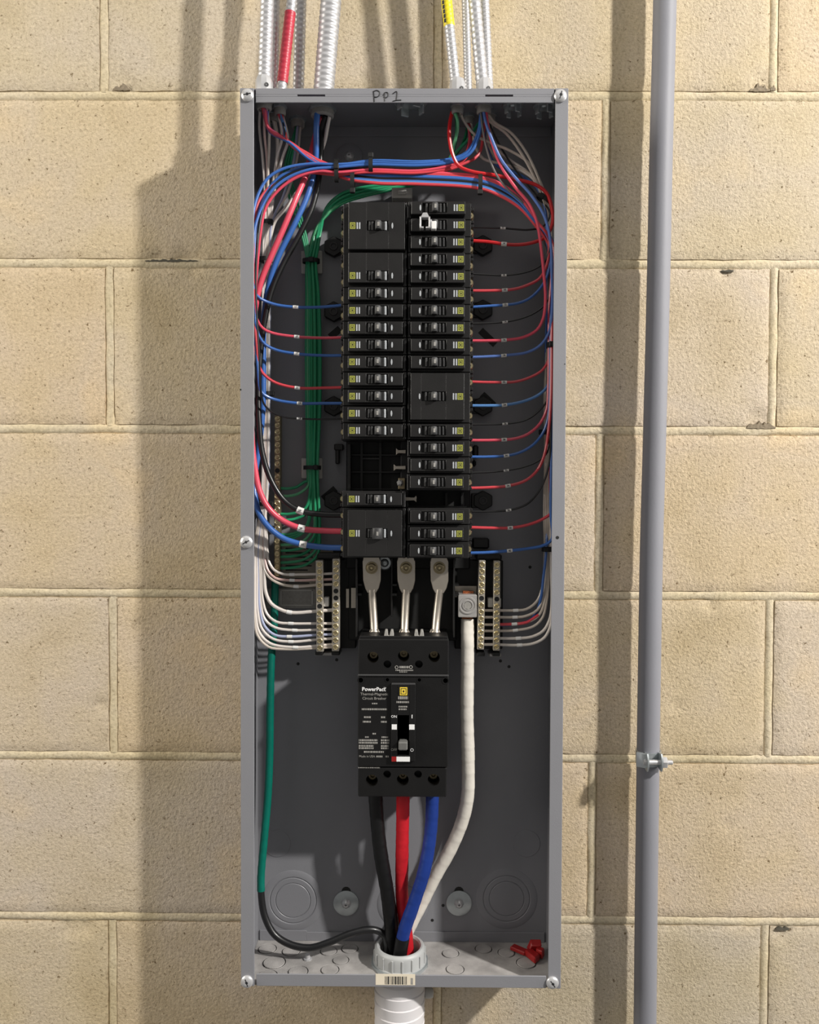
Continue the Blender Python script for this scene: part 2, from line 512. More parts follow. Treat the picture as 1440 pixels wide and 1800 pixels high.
def top_flange(b):
    z0, z1 = ZT - .0158, ZT - .0003
    xa, xb = XL + FWD + .0022, XR - FWD - .0005
    zs0, zs1 = W(700, 170.6, 96).z, W(700, 167.2, 96).z
    s = [(W(523, 169, 96).x, W(572, 169, 96).x), (W(853, 169, 96).x, W(902, 169, 96).x)]
    b.box(xa, xb, zs1, z1, HF, HF + TH, .0003); b.box(xa, xb, z0, zs0, HF, HF + TH, .0003)
    e = [xa] + [q for t in s for q in t] + [xb]
    for i in range(0, 6, 2): b.box(e[i], e[i + 1], zs0, zs1, HF, HF + TH)


tf = part('front_flange', 'grey', box, top_flange)
part('front_flange', 'grey', box, lambda b: b.box(XL + FWD + .0022, XR - FWD - .0012, ZB + .0004, ZB + .0145, HF, HF + TH, .0005))
# folded tab at the foot of the back panel
def fold(b):
    z0, z1 = ZB + TH, ZB + .0135
    b.box(XL + .004, XL + .062, z0, z1 + .001, .0025, .0042, .0003); b.box(XL + .062, XL + .11, z0, z1 - .001, .0025, .0042, .0003)
    b.box(XL + .11, XR - .004, z0, z1 + .0005, .0025, .0042, .0003)
part('fold_tab', 'grey', back, fold)
part('fold_tab', 'grey', back, lambda b: b.box(XL + .004, XR - .004, ZT - .0135, ZT - TH, .0025, .0042, .0003))
# knockouts in the back panel
def kn(px, py, rads, name='knockout'):
    c = W(px, py, 3); b = MB(); h = .0025
    prof = [(0, rads[0] * 1.04), (.0007, rads[0])]
    for i, r in enumerate(rads[1:]):
        prof += [(.0007, r * 1.05), (.0001, r * 1.02), (.0001, r), (.0007, r * .97)]
    prof += [(.0007, 0)]
    b.lathe((c.x, -.0024, c.z), (0, -1, 0), prof, 40); b.build(name, 'grey', back)
kn(515, 1583, [.0370, .0285, .0215]); kn(487, 1483, [.0165])
kn(891, 1580, [.0370, .0285, .0215]); kn(926, 1483, [.0165]); kn(708, 1590, [.031, .024])
for px, py in [(524, 1167), (592, 1160), (895, 1172), (880, 1162), (932, 997), (779, 1592), (760, 1618)]:
    c = W(px, py, 3)
    part('screw_hole', 'dull', back, lambda b: b.lathe((c.x, -.0024, c.z), (0, -1, 0), [(0, .0021), (.00025, .0019), (.0002, .0013), (.0002, 0)], 10))
# knockouts in the floor
for px, py, r in [(482, 1692, .0145), (470, 1715, .0125), (524, 1708, .0125), (580, 1705, .0115), (599, 1688, .0105), (578, 1672, .011), (615, 1668, .011), (800, 1704, .0115),
                  (792, 1676, .011), (850, 1668, .011), (925, 1693, .0125), (890, 1675, .011), (470, 1668, .012), (512, 1672, .012)]:
    d = FW + R2 * ((px - 720) / F_PX) - U2 * ((py - 900) / F_PX); t = (ZB + TH) / d.z
    p = CAM + d * t
    if -p.y < .006 + r: p.y = -(.006 + r)
    if -p.y > .092 - r: p.y = -(.092 - r)
    part('knockout', 'dust', floor_p, lambda b: b.lathe((p.x, p.y, ZB + TH), (0, 0, 1), [(0, r), (.0003, r * .98), (-.0003, r * .94), (-.0003, r * .9), (.0007, r * .86), (.0009, r * .5), (.0009, 0)], 22))
# cover screws
def pan_screw(b, c, r, hgt, slot=0.0):
    b.lathe(c, (0, -1, 0), [(0, r), (hgt * .45, r), (hgt * .8, r * .82), (hgt, r * .45), (hgt, r * .24), (hgt * .6, r * .2), (hgt * .6, 0)], 22)
for px, py, an in [(435, 167, .2), (985.5, 168, 1.3), (433, 953, .5), (434, 1726, 1.9), (971.5, 1728, 2.2)]:
    c = W(px, py, 99); c.y = -(HF + TH)
    sc = part('cover_screw', 'bright', box, lambda b: pan_screw(b, c, .0070, .0042))
    ax = Vector((math.cos(an), 0, math.sin(an)))
    part('screw_slot', 'ink', sc, lambda b: b.obox(c + Vector((0, -.0036, 0)), ax * .0042, Vector((0, .0006, 0)), ax.cross(Vector((0, 1, 0))) * .00055))
# mounting screws with washers
for px, py in [(614, 275), (608.5, 1588), (807, 1588)]:
    c = W(px, py, 4); c.y = -.0025
    ws = part('mounting_washer', 'grey' if py < 300 else 'zinc', back, lambda b: b.lathe(c, (0, -1, 0), [(0, .0158), (.0016, .0158), (.0019, .0152), (.0019, .004)], 30))
    part('mounting_screw', 'bright', ws, lambda b: b.lathe(c + Vector((0, -.0019, 0)), (0, -1, 0), [(0, .0062), (.002, .0055), (.0045, .0030), (.0048, .0014), (.002, .001), (.002, 0)], 8))
    if py > 300: part('keyhole', 'dull', back, lambda b: b.lathe(c + Vector((0, 0.0002, .0145)), (0, -1, 0), [(0, .0058), (.0004, .0058), (.0004, 0)], 14))
# clips and studs on the side walls
for px, py, xx in [(451, 1408, XL + TH), (451, 1602, XL + TH), (449, 1675, XL + TH)]:
    c = W(px, py, 70); c.x = xx
    part('stud', 'bright', box, lambda b: b.lathe(c, (1, 0, 0), [(0, .0045), (.002, .0045), (.003, .003), (.007, .0028), (.008, 0)], 10))
c = W(540, 1678, 50); c.z = ZB + TH
part('stud', 'bright', floor_p, lambda b: b.lathe((c.x, -.045, c.z), (0, 0, 1), [(0, .005), (.0015, .005), (.002, .003), (.006, .0028), (.007, 0)], 10))
# hole and tiny mark on the right flange
for px, py, r in [(980, 945, .0019), (993, 640, .0007), (423, 685, .001)]:
    c = W(px, py, 97.5); c.y = -(HF + TH)
    part('screw_hole', 'dull', box, lambda b: b.lathe(c, (0, -1, 0), [(0, r), (.00012, r), (.00012, 0)], 12))
# handwritten mark on the top flange
def pen(strokes, cx, cy, sc, parent):
    b = MB()
    for st in strokes:
        pts = [W(cx + x * sc, cy + y * sc, 97.6) for x, y in st]
        b.tube(pts, .00055, 5, .001, smooth=len(pts) > 2)
    o = b.build('handwriting', 'ink', parent); o['label'] = 'handwritten PP1 in black marker'
    return o
pen([[(0, 0), (1, 9), (1.5, 19)], [(0, 1), (6, -1), (11, 2), (10, 8), (5, 11), (1, 10)],
     [(20, 18), (20, 6), (21, 3)], [(17, 8), (20, 3), (25, 3), (26, 8), (22, 12), (18, 10)],
     [(34, 5), (38, 2), (41, 1), (41, 10), (40, 17)], [(34, 18), (41, 16.5), (49, 16)]], 656.5, 160, 1.0, tf)
# bar code sticker on the lower flange
cs = W(695, 1721.5, 97.6)
stk = empty('barcode_sticker', (cs.x, -(HF + TH), cs.z), 'small cream barcode sticker on the lower flange of the enclosure', 'sticker')
part('sticker_paper', 'cream', stk, lambda b: b.box(W(660.5, 1721, 97.5).x, W(730, 1721, 97.5).x, W(690, 1731.5, 97.5).z, W(690, 1712, 97.5).z, HF + TH, HF + TH + .0002))
def bars(b):
    x = 677.0; rr = random.Random(3)
    while x < 715:
        wd = rr.choice([.7, 1.0, 1.5, 2.2]); b.box(W(x, 1721, 97.7).x, W(x + wd, 1721, 97.7).x, W(690, 1730.5, 97.7).z, W(690, 1716.5, 97.7).z, HF + TH + .0002, HF + TH + .00032); x += wd + rr.choice([.8, 1.1, 1.7])
part('barcode', 'ink', stk, bars)
part('print_mark', 'print', stk, lambda b: b.box(W(722, 1721, 97.7).x, W(726, 1721, 97.7).x, W(690, 1730.5, 97.7).z, W(690, 1719, 97.7).z, HF + TH + .0002, HF + TH + .00032))

# ------------------------------------------------------------------ interior base
def X(px, h, py=660): return W(px, py, h).x
def Z(py, h, px=715): return W(px, py, h).z

inner = empty('breaker_mounting_base', (X(715, 10), -.0025, Z(1130, 10)), 'black moulded plastic base carrying the two columns of breakers', 'panel interior')
def base_f(b):
    b.box(X(609, 20), X(828, 20), Z(1000, 20), Z(362, 20), .0025, .022, .0015)
    b.box(X(612, 25), X(806, 25), Z(1128, 25), Z(978, 25), .0025, .018, .0015)
part('backbone', 'dull', inner, base_f)
def ribs(b):
    b.box(X(705, 40), X(719, 40), Z(978, 40), Z(362, 40), .022, .040, .001)
    for py in range(770, 900, 30):
        b.box(X(613, 30), X(705, 30), Z(py + 1, 30), Z(py - 1, 30), .022, .030)
        b.box(X(719, 30), X(822, 30), Z(py + 1, 30), Z(py - 1, 30), .022, .030)
    for px in (634, 667): b.box(X(px, 30), X(px + 4, 30), Z(868, 30), Z(778, 30), .022, .0285)
    for px in (784, 812): b.box(X(px, 30), X(px + 4, 30), Z(900, 30), Z(866, 30), .022, .0285)
part('divider_rib', 'blk', inner, ribs)
part('rail', 'blk', inner, lambda b: b.box(X(611, 42), X(617, 42), Z(870, 42), Z(780, 42), .022, .042, .0006))
part('edge_strip', 'char', inner, lambda b: b.box(X(637, 30), X(668, 30), Z(807.5, 30), Z(805.5, 30), .030, .0308))
# side hooks and ears
def ear(px, py, side, rot=0):
    c = W(px, py, 8); r = .0125
    poly = [(c.x + r * math.cos(math.radians(60 * i + 30 + rot)) * 1.05, c.z + r * math.sin(math.radians(60 * i + 30 + rot))) for i in range(6)]
    e = part('mounting_ear', 'blk', inner, lambda b: (b.prism(poly, .0025, .011, .001),
        b.box(min(c.x, c.x - side * .014), max(c.x, c.x - side * .014), c.z - .009, c.z + .009, .0025, .010, .0008)))
    part('ear_boss', 'char', e, lambda b: b.lathe((c.x, -.0108, c.z), (0, -1, 0), [(0, .0052), (.0015, .0050), (.0015, .0032), (.0004, .003), (.0004, 0)], 16))
for py in (434, 548, 714, 880): ear(587, py, -1)
for py in (432, 545, 714, 880): ear(849, py, 1)
def hook(b):
    b.box(X(588, 10), X(604, 10), Z(792, 10), Z(781, 10), .0025, .013, .001); b.box(X(590, 10), X(597, 10), Z(816, 10), Z(790, 10), .0025, .011, .001)
part('side_hook', 'blk', inner, hook)
for x0, x1, y0, y1 in [(832, 862, 945, 964), (832, 842, 782, 804), (832, 838, 808, 820), (586, 606, 964, 976)]:
    part('side_hook', 'blk', inner, lambda b: b.box(X(x0, 10), X(x1, 10), Z(y1, 10), Z(y0, 10), .0025, .012, .002))
def slotbar(px, py, an, l=.0125):
    c = W(px, py, 3); a = Vector((math.cos(an), 0, -math.sin(an)))
    part('pressed_slot', 'dull', back, lambda b: b.obox((c.x, -.0026, c.z), a * l, Vector((0, .0004, 0)), a.cross(Vector((0, 1, 0))) * .0042))
slotbar(858, 593, .75); slotbar(858, 703, .75, .010); slotbar(579, 868, -.7, .010); slotbar(589, 585, -.7, .008)
# bus stabs seen in the empty spaces
def stab(px0, px1, py, flip, wide=False):
    b = MB(); x0, x1 = X(px0, 50), X(px1, 50); z = Z(py, 50)
    if flip: x0, x1 = x1, x0
    d = 1 if x1 > x0 else -1
    poly = [(x0, z + .0040), (x0 + d * .0028, z + .0018), (x1, z + .0022), (x1, z - .0022), (x0 + d * .0028, z - .0018), (x0, z - .0040)]
    b.prism(poly, .030, .052, .0003)
    s = b.build('bus_stab', 'tin', inner)
stab(697, 714, 794, False); stab(693, 714, 822, False); stab(714, 733, 877, True)
sb = part('bus_tab', 'olive', inner, lambda b: b.box(X(701, 50), X(713, 50), Z(860, 50), Z(840, 50), .040, .050, .0006))
cc = W(703.5, 849, 50)
part('bus_bolt', 'bright', sb, lambda b: b.lathe((cc.x, -.050, cc.z), (0, -1, 0), [(0, .0042), (.002, .004), (.004, .002), (.0042, 0)], 6))
# dividers around the feed straps
for px in (628, 690, 800):
    part('divider_wall', 'blk', inner, lambda b: (b.box(X(px - 1.5, 48), X(px + 1.5, 48), Z(1085 if px == 690 else 1120, 48), Z(982, 48), .018, .050 if px != 690 else .044, .0005),
         b.box(X(px, 44), X(px + 9, 44), Z(1030, 44), Z(1027, 44), .020, .044), b.box(X(px, 44), X(px + 9, 44), Z(1047, 44), Z(1043, 44), .020, .046)))
for px, py in [(676, 990), (652, 0)]:
    if py:
        c = W(px, py, 40)
        part('fixing_screw', 'zinc', inner, lambda b: (b.lathe((c.x, -.018, c.z), (0, -1, 0), [(0, .009), (.016, .009), (.018, .0075), (.018, .005)], 18, False),))
        part('fixing_screw', 'zinc', inner, lambda b: pan_screw(b, Vector((c.x, -.034, c.z)), .0046, .0035))
part('slotted_tab', 'tin', inner, lambda b: (b.box(X(609, 20, 1055), X(614, 20, 1055), Z(1068, 20), Z(1035, 20), .018, .024), b.box(X(618, 20, 1055), X(626, 20, 1055), Z(1068, 20), Z(1033, 20), .018, .026)))
# clips above the main breaker
for px in (684, 737):
    def clip(b):
        x = X(px, 84, 1110)
        b.prism([(x - .006, Z(1122, 84)), (x - .0045, Z(1108, 84)), (x - .002, Z(1108, 84)), (x - .0008, Z(1117, 84)), (x + .0008, Z(1117, 84)), (x + .002, Z(1108, 84)), (x + .0045, Z(1108, 84)), (x + .006, Z(1122, 84))], .074, .086, .0004)
    part('clip', 'print', inner, clip)

# ------------------------------------------------------------------ branch breakers
HFACE = .0985
ROWY = lambda r: 365 + (r - 1) * 30.15
zrow = [None] + [Z(ROWY(r), 98.5) for r in range(1, 22)]
PITCH_Z = (zrow[1] - zrow[21]) / 20


def pocket_face(b, x0, x1, z0, z1, h0, h1, pk, dep, bev=.0005):
    """box with a rectangular pocket pk=(x0,x1,z0,z1) in the front"""
    a0, a1, c0, c1 = pk
    b.box(x0, a0, z0, z1, h0, h1, bev); b.box(a1, x1, z0, z1, h0, h1, bev)
    b.box(a0 - .0004, a1 + .0004, c1, z1, h0, h1, bev); b.box(a0 - .0004, a1 + .0004, z0, c0, h0, h1, bev)
    b.box(a0 - .0004, a1 + .0004, c0 - .0002, c1 + .0002, h0, h1 - dep)


def make_breaker(side, poles, z, label, group, hoff=0.0, wide_dx=0.0, big_handle=False):
    """side -1 left column, +1 right column; z centre of the whole breaker, hoff handle offset from the centre"""
    def q(pl, pr, h=98.5): return X(pl if side < 0 else pr, h)
    half = PITCH_Z * poles / 2
    xin, xout = q(714, 717), q(604, 826, 80)
    zc = z
    e = empty('circuit_breaker', (xin, -.030, zc), label, 'circuit breaker', group)
    lo, hi = min(xin, xout), max(xin, xout)
    hb = half - .0003
    part('body', 'blk2', e, lambda b: b.box(lo, hi, zc - hb, zc + hb, .032, .0865, .0006))
    n0, n1 = q(708 + wide_dx, 722 - wide_dx), q(612, 816.5)
    lo2, hi2 = min(n0, n1), max(n0, n1)
    nh = half - .0025
    k0, k1 = q(682, 741), q(644, 784)
    pk = (min(k0, k1), max(k0, k1), zc + hoff - .0052, zc + hoff + .0052)
    face = part('face', 'blk2', e, lambda b: pocket_face(b, lo2, hi2, zc - nh, zc + nh, .0865, HFACE, pk, .006))
    # step between face and centre line
    s0, s1 = q(714, 717), q(709 + wide_dx, 721 - wide_dx)
    part('shoulder', 'blk2', e, lambda b: b.box(min(s0, s1), max(s0, s1), zc - hb, zc + hb, .0865, .0915, .0006))
    # rocker handle
    hx = q(665, 764)
    hw = .0046 if not big_handle else .0070
    hz = .0046 if not big_handle else .0062
    def hand(b):
        x = hx; zz = zc + hoff
        prof = [(x - hw, .093), (x - hw * .75, .1035), (x - hw * .2, .1048), (x + hw * .55, .1035), (x + hw, .093)]
        bm2 = bmesh.new()
        A = [bm2.verts.new((px, -ph, zz - hz)) for px, ph in prof]; B = [bm2.verts.new((px, -ph, zz + hz)) for px, ph in prof]
        bm2.faces.new(A); bm2.faces.new(B)
        for i in range(5):
            j = (i + 1) % 5; bm2.faces.new([A[i], A[j], B[j], B[i]])
        bmesh.ops.recalc_face_normals(bm2, faces=bm2.faces)
        bmesh.ops.bevel(bm2, geom=bm2.edges[:], offset=.0005, segments=1, affect='EDGES', profile=.5)
        b.merge(bm2)
    hd = part('handle', 'char', e, hand)
    part('handle_mark', 'print', hd, lambda b: b.box(hx - .0012, hx + .0010, zc + hoff - .0022, zc + hoff + .0022, .1046, .1050))
    # ribs of the handle cover on both sides of the rocker
    for pl, pr, mt, ww in [(654, 773, 'char', .0012), (649, 779.5, 'char', .0009), (677.5, 749, 'tick' if side < 0 else 'char', .0011), (672, 757, 'dull', .0020)]:
        x = q(pl, pr); part('rib', mt, e, lambda b: b.box(x - ww, x + ww, zc + hoff - .0048, zc + hoff + .0048, .0925, .0984, .0003))
    # index mark by the centre
    x = q(689, 738)
    im = part('index_mark', 'tick', e, lambda b: b.lathe((x, -HFACE, zc + hoff), (0, -1, 0), [(0, .0010), (.00015, .0010), (.00015, 0)], 8))
    for v in im.data.vertices: v.co.z = hoff + (v.co.z - hoff) * 3.4   # an upright oval
    # rating figures and maker's square
    for pl, pr in [(627.6, 797.5), (631.8, 802)]:
        x = q(pl, pr); part('rating_mark', 'tick', e, lambda b: b.box(x - .00075, x + .00075, zc + hoff - .0036, zc + hoff + .0036, HFACE, HFACE + .00015))
    x = q(619.5, 809.5)
    lg = part('logo_square', 'yel2', e, lambda b: b.box(x - .0031, x + .0031, zc + hoff - .0036, zc + hoff + .0036, HFACE, HFACE + .00015))
    part('logo_figure', 'blk2', lg, lambda b: (b.box(x - .0019, x - .0015, zc + hoff - .0022, zc + hoff + .0022, HFACE + .00014, HFACE + .00022),
        b.box(x + .0015, x + .0019, zc + hoff - .0022, zc + hoff + .0022, HFACE + .00014, HFACE + .00022), b.box(x - .0019, x + .0019, zc + hoff + .0019, zc + hoff + .0023, HFACE + .00014, HFACE + .00022),
        b.box(x - .0019, x + .0019, zc + hoff - .0023, zc + hoff - .0019, HFACE + .00014, HFACE + .00022), b.box(x - .0006, x + .0006, zc + hoff - .0010, zc + hoff + .0010, HFACE + .00014, HFACE + .00022)))
    # wire terminals at the outer end, one to a pole
    t0, t1 = q(613, 817.5, 80), q(600, 831, 68)
    a, c = min(t0, t1), max(t0, t1)
    for k in range(poles):
        zk = zc + (k - (poles - 1) / 2) * PITCH_Z
        tm = part('terminal', 'blk2', e, lambda b: (b.box(a, c, zk + .0052, zk + .0090, .034, .0730, .0006), b.box(a, c, zk - .0090, zk - .0052, .034, .0730, .0006),
              b.box(a, c, zk - .0054, zk + .0054, .034, .060)))
        sx = q(605.5, 825, 66)
        part('terminal_screw', 'brass', tm, lambda b: b.lathe((sx, -.060, zk), (0, -1, 0), [(0, .0040), (.0105, .0040), (.0122, .0032), (.0122, .0012), (.0105, .001), (.0105, 0)], 12))
    return e


ORD = ['first', 'second', 'third', 'fourth', 'fifth', 'sixth', 'seventh', 'eighth', 'ninth', 'tenth', 'eleventh', 'twelfth', 'thirteenth', 'fourteenth', 'fifteenth', 'sixteenth', 'seventeenth', 'eighteenth']
GL, GR = 'breakers of the left column', 'breakers of the right column'
make_breaker(-1, 3, zrow[2] - .0010, 'wide three-pole black breaker at the top of the left column', GL, 0, 3)
make_breaker(-1, 2, (zrow[4] + zrow[5]) / 2, 'double-height black breaker second from the top of the left column', GL, -.0088)
pl_ = make_breaker(-1, 1, zrow[6], 'x', GL)
names = {}
for i, r in enumerate([6, 7, 8, 9, 10, 11, 12, 13, 14, 18]):
    lab = 'narrow single-pole black breaker, %s of the narrow ones down the left column' % ORD[i]
    if r == 14: lab = 'narrow black breaker just above the empty space in the left column'
    if r == 18: lab = 'narrow black breaker just below the empty space in the left column'
    if r == 6: pl_['label'] = lab
    else: dup(pl_, (random.uniform(-.0004, .0004), 0, zrow[r] - zrow[6]), lab, GL)
make_breaker(-1, 3, zrow[20], 'wide three-pole black breaker at the bottom of the left column with thick wires', GL, 0, 0, True)
pr_ = make_breaker(1, 1, zrow[1], 'x', GR)
for i, r in enumerate([1, 2, 3, 4, 5, 6, 7, 8, 9, 10, 14, 15, 16, 17, 19, 20, 21]):
    if r == 2: lab = 'narrow black breaker with a metal lock clip, second from the top of the right column'
    elif r == 1: lab = 'narrow black breaker at the very top of the right column'
    elif r <= 10: lab = 'narrow single-pole black breaker, %s from the top of the right column' % ORD[i]
    elif r <= 17: lab = 'narrow black breaker, %s below the wide three-pole one in the right column' % ORD[r - 14]
    else: lab = 'narrow black breaker, %s below the empty space in the right column' % ORD[r - 19]
    if r == 1: pr_['label'] = lab
    else: dup(pr_, (random.uniform(-.0004, .0004), 0, zrow[r] - zrow[1]), lab, GR)
make_breaker(1, 3, zrow[12], 'wide three-pole black breaker in the middle of the right column', GR, 0, 0)

# lock clip on the second right breaker
c = W(746, 391, 107); ZC = zrow[2]
lk = empty('handle_lock_clip', (c.x, -HFACE, ZC), 'small bright metal handle lock clip on the second right breaker', 'lock clip')
def lkf(b):
    x0, x1 = X(737, 105), X(755, 105); t = .0016; z0, z1 = Z(402, 105), Z(381, 105)
    b.box(x0, x0 + t, z0, z1, .099, .108, .0004); b.box(x1 - t, x1, z0, z1, .099, .108, .0004); b.box(x0, x1, z1 - t, z1, .099, .108, .0004)
    b.box(x0, x0 + .004, z0 - .0002, z0 + t, .099, .108, .0004); b.box(x1 - .0045, x1, z0 - .0002, z0 + t, .099, .108, .0004)
    b.prism([(c.x - .0035, z1), (c.x - .0015, z1 + .004), (c.x + .003, z1 + .0042), (c.x + .005, z1)], .099, .107, .0004)
part('clip_frame', 'bright', lk, lkf)
part('clip_tongue', 'white', lk, lambda b: b.box(X(757, 105), X(766, 105), Z(403, 105), Z(389, 105), .099, .1065, .0006))
part('clip_plate', 'bright', lk, lambda b: b.box(X(755, 104), X(758, 104), Z(402, 104), Z(386, 104), .099, .105, .0004))

# ------------------------------------------------------------------ feed straps
for i, (ax, bx) in enumerate([(653.5, 658.5), (714, 711), (772.5, 765)]):
    H1 = 50
    t = W(ax, 998, H1); m_ = W(ax, 1033, H1); bt = W(bx, 1118, 56)
    lab = ['left', 'middle', 'right'][i]
    st = empty('feed_strap', (bt.x, -.050, bt.z), '%s of the three tinned feed straps above the main breaker' % lab, 'busbar', 'feed straps above the main breaker')
    def pad(b):
        x = t.x; wv = .0106; z1 = Z(979, H1); z2 = Z(1024, H1); z3 = Z(1043, H1); xm = m_.x
        b.prism([(x - wv * .93, z1), (x + wv * .85, z1), (x + wv, z1 - .006), (x + wv, z2 + .002), (xm + wv * .78, z2 - .007), (xm + .0052, z3), (xm - .0050, z3), (xm - wv * .72, z2 - .007), (x - wv * .93, z2 + .002), (x - wv, z1 - .006)][::-1], .047, .0505, .0007)
    part('pad', 'tin', st, pad)
    part('rod', 'tin', st, lambda b: b.tube([W(ax + .5, 1036, 47), W(ax + (bx - ax) * .3, 1060, 47), W(ax + (bx - ax) * .75, 1092, 50), W(bx, 1120, 56)], .0046, 12, .003, lambda L, u: .0048 if u < .85 else .0048 + (u - .85) * .012))
    part('crimp', 'tin', st, lambda b: b.prism([(bt.x - .0052, bt.z + .008), (bt.x + .0045, bt.z + .008), (bt.x + .0095, bt.z - .003), (bt.x - .0085, bt.z - .003)], .052, .0575, .0006))
    bo = part('bolt', 'olive', st, lambda b: b.lathe((t.x, -.0505, t.z), (0, -1, 0), [(0, .0073), (.0012, .0073), (.0012, .0055), (.004, .0052), (.0045, .0046), (.0045, .0030), (.0015, .003), (.0015, 0)], 20))
    part('bolt_socket', 'brass', bo, lambda b: b.lathe((t.x, -.051, t.z), (0, -1, 0), [(0, .0016), (.003, .0014), (.0034, 0)], 10))

# ------------------------------------------------------------------ neutral and ground bars
def term_bar(name, label, group, px, py0, py1, h, wpx, screws, gaps, mat, smat, slope=0.0):
    x0, x1 = W(px, py0, h).x, W(px + slope, py1, h).x
    z0, z1 = W(px, py0, h).z, W(px, py1, h).z
    hw = wpx * .00066 / 2
    e = empty(name, ((x0 + x1) / 2, -(h / 1000 - .012), z1), label, 'terminal bar', group)
    part('bar_body', mat, e, lambda b: b.prism([(x0 - hw, z0), (x0 + hw, z0), (x1 + hw, z1), (x1 - hw, z1)], h / 1000 - .012, h / 1000, .0006))
    scr = None; n = screws
    for i in range(n):
        u = (i + .6) / (n + .2)
        c = Vector((x0 + (x1 - x0) * u, -h / 1000, z0 + (z1 - z0) * u))
        if i in gaps:
            part('open_hole', 'dull', e, lambda b: b.lathe(c, (0, -1, 0), [(-.0002, .0030), (.0002, .0029), (.0001, .002), (.0001, 0)], 14)); continue
        if scr is None:
            def sf(b):
                b.lathe(c, (0, -1, 0), [(0, .0035), (.0011, .0033), (.0015, .0027), (.0009, .0018), (.0005, 0)], 12)
                b.obox(c + Vector((0, -.0013, 0)), Vector((.0021, 0, .0021)), Vector((0, .0003, 0)), Vector((.0005, 0, -.0005)))
            scr = part('terminal_screw', smat, e, sf); sc0 = c
        else:
            o = scr.copy(); COL.objects.link(o); o.location = Vector(scr.location) + (c - sc0)
            ra = random.uniform(-.9, .9); 
    return e
GN = 'plated neutral bars'
term_bar('neutral_bar', 'outermost left plated neutral bar full of brass screws', GN, 561.5, 985, 1146, 45, 13, 13, (6,), 'bar', 'brass', 1)
term_bar('neutral_bar', 'left plated neutral bar standing nearer to the feed straps', GN, 591, 982, 1145, 45, 13.5, 13, (4, 5), 'bar', 'brass', -1)
term_bar('neutral_bar', 'right plated neutral bar beside the square silver lug', GN, 848, 985, 1142, 45, 12, 13, (5,), 'bar', 'brass', -3)
term_bar('neutral_bar', 'outermost right plated neutral bar full of brass screws', GN, 874, 986, 1144, 45, 12, 13, (5,), 'bar', 'brass', -1)
term_bar('ground_bar', 'long dark brass ground bar standing at the left beside the green wires', None, 488, 730, 1014, 26, 11, 25, (8,), 'olive', 'brass', -1)
for side, xs in ((-1, (555, 600)), (1, (836, 884))):
    nb = empty('neutral_bar_carrier', (X(sum(xs) / 2, 10, 1060), -.0025, Z(1150, 10)), 'black plastic carrier under the %s pair of neutral bars' % ('left' if side < 0 else 'right'), 'bracket', 'neutral bar carriers')
    part('carrier_plate', 'dull', nb, lambda b: b.box(X(min(xs) if side < 0 else 800, 15, 1060), X(626 if side < 0 else max(xs), 15, 1060), Z(1140, 15), Z(984, 15), .0025, .016, .001))
    part('carrier_cap', 'blk', nb, lambda b: b.box(X(xs[0] + 1, 40, 1060), X(xs[1] - 1, 40, 1060), Z(985, 40), Z(974, 40), .010, .034, .002))
    part('carrier_foot', 'alu', nb, lambda b: b.box(X(xs[0] - 2 if side < 0 else 860, 20, 1060), X(xs[1] - 2, 20, 1060), Z(1153, 20), Z(1147, 20), .0025, .022, .001))
    for xm in ((561, 590) if side < 0 else (846, 873)):
        part('carrier_post', 'blk', nb, lambda b: (b.box(X(xm - 7, 40, 1060), X(xm + 7, 40, 1060), Z(1153, 40), Z(1146, 40), .014, .040, .0008),))
    part('carrier_tab', 'white' if side < 0 else 'offw', nb, lambda b: b.box(X(569 if side < 0 else 858, 38, 1060), X(578 if side < 0 else 881, 38, 1060), Z(1067, 38), Z(1051, 38), .026, .038, .0006))
# neutral lug
lg = W(822.5, 1064, 50)
lug = empty('neutral_lug', (lg.x, -.016, lg.z - .013), 'square silver neutral lug holding the thick white cable', 'lug')
def lugf(b):
    b.box(X(806, 50, 1060), X(838.5, 50, 1060), Z(1085, 50), Z(1045, 50), .020, .050, .0009)
part('lug_body', 'alu', lug, lugf)
lugs_ = part('set_screw', 'alu', lug, lambda b: b.lathe((lg.x, -.050, lg.z), (0, -1, 0), [(0, .0103), (.0013, .0100), (.0013, .0086), (.0004, .0080), (.0004, .0066), (.0016, .0062), (.0016, .0050), (.0008, .0049)], 28, False))
part('socket', 'print', lugs_, lambda b: b.lathe((lg.x, -.0500, lg.z), (0, -1, 0), [(.0006, .0052), (.0010, .0050), (.0010, 0)], 6, False))
def strands(b):
    for i in range(7):
        x = X(813.5 + i * 2.7, 35, 1060); b.tube([Vector((x, -.036, Z(1046, 36) - .002)), Vector((x + .001, -.037, Z(1038, 36)))], .0012, 6)
        b.tube([Vector((x, -.036, Z(1084, 36) + .002)), Vector((x, -.037, Z(1092, 36)))], .0012, 6)
part('bare_strands', 'copper', lug, strands)
part('lug_base', 'tin', lug, lambda b: b.box(X(800, 22, 1060), X(838, 22, 1060), Z(1050, 22), Z(1030, 22), .016, .020))
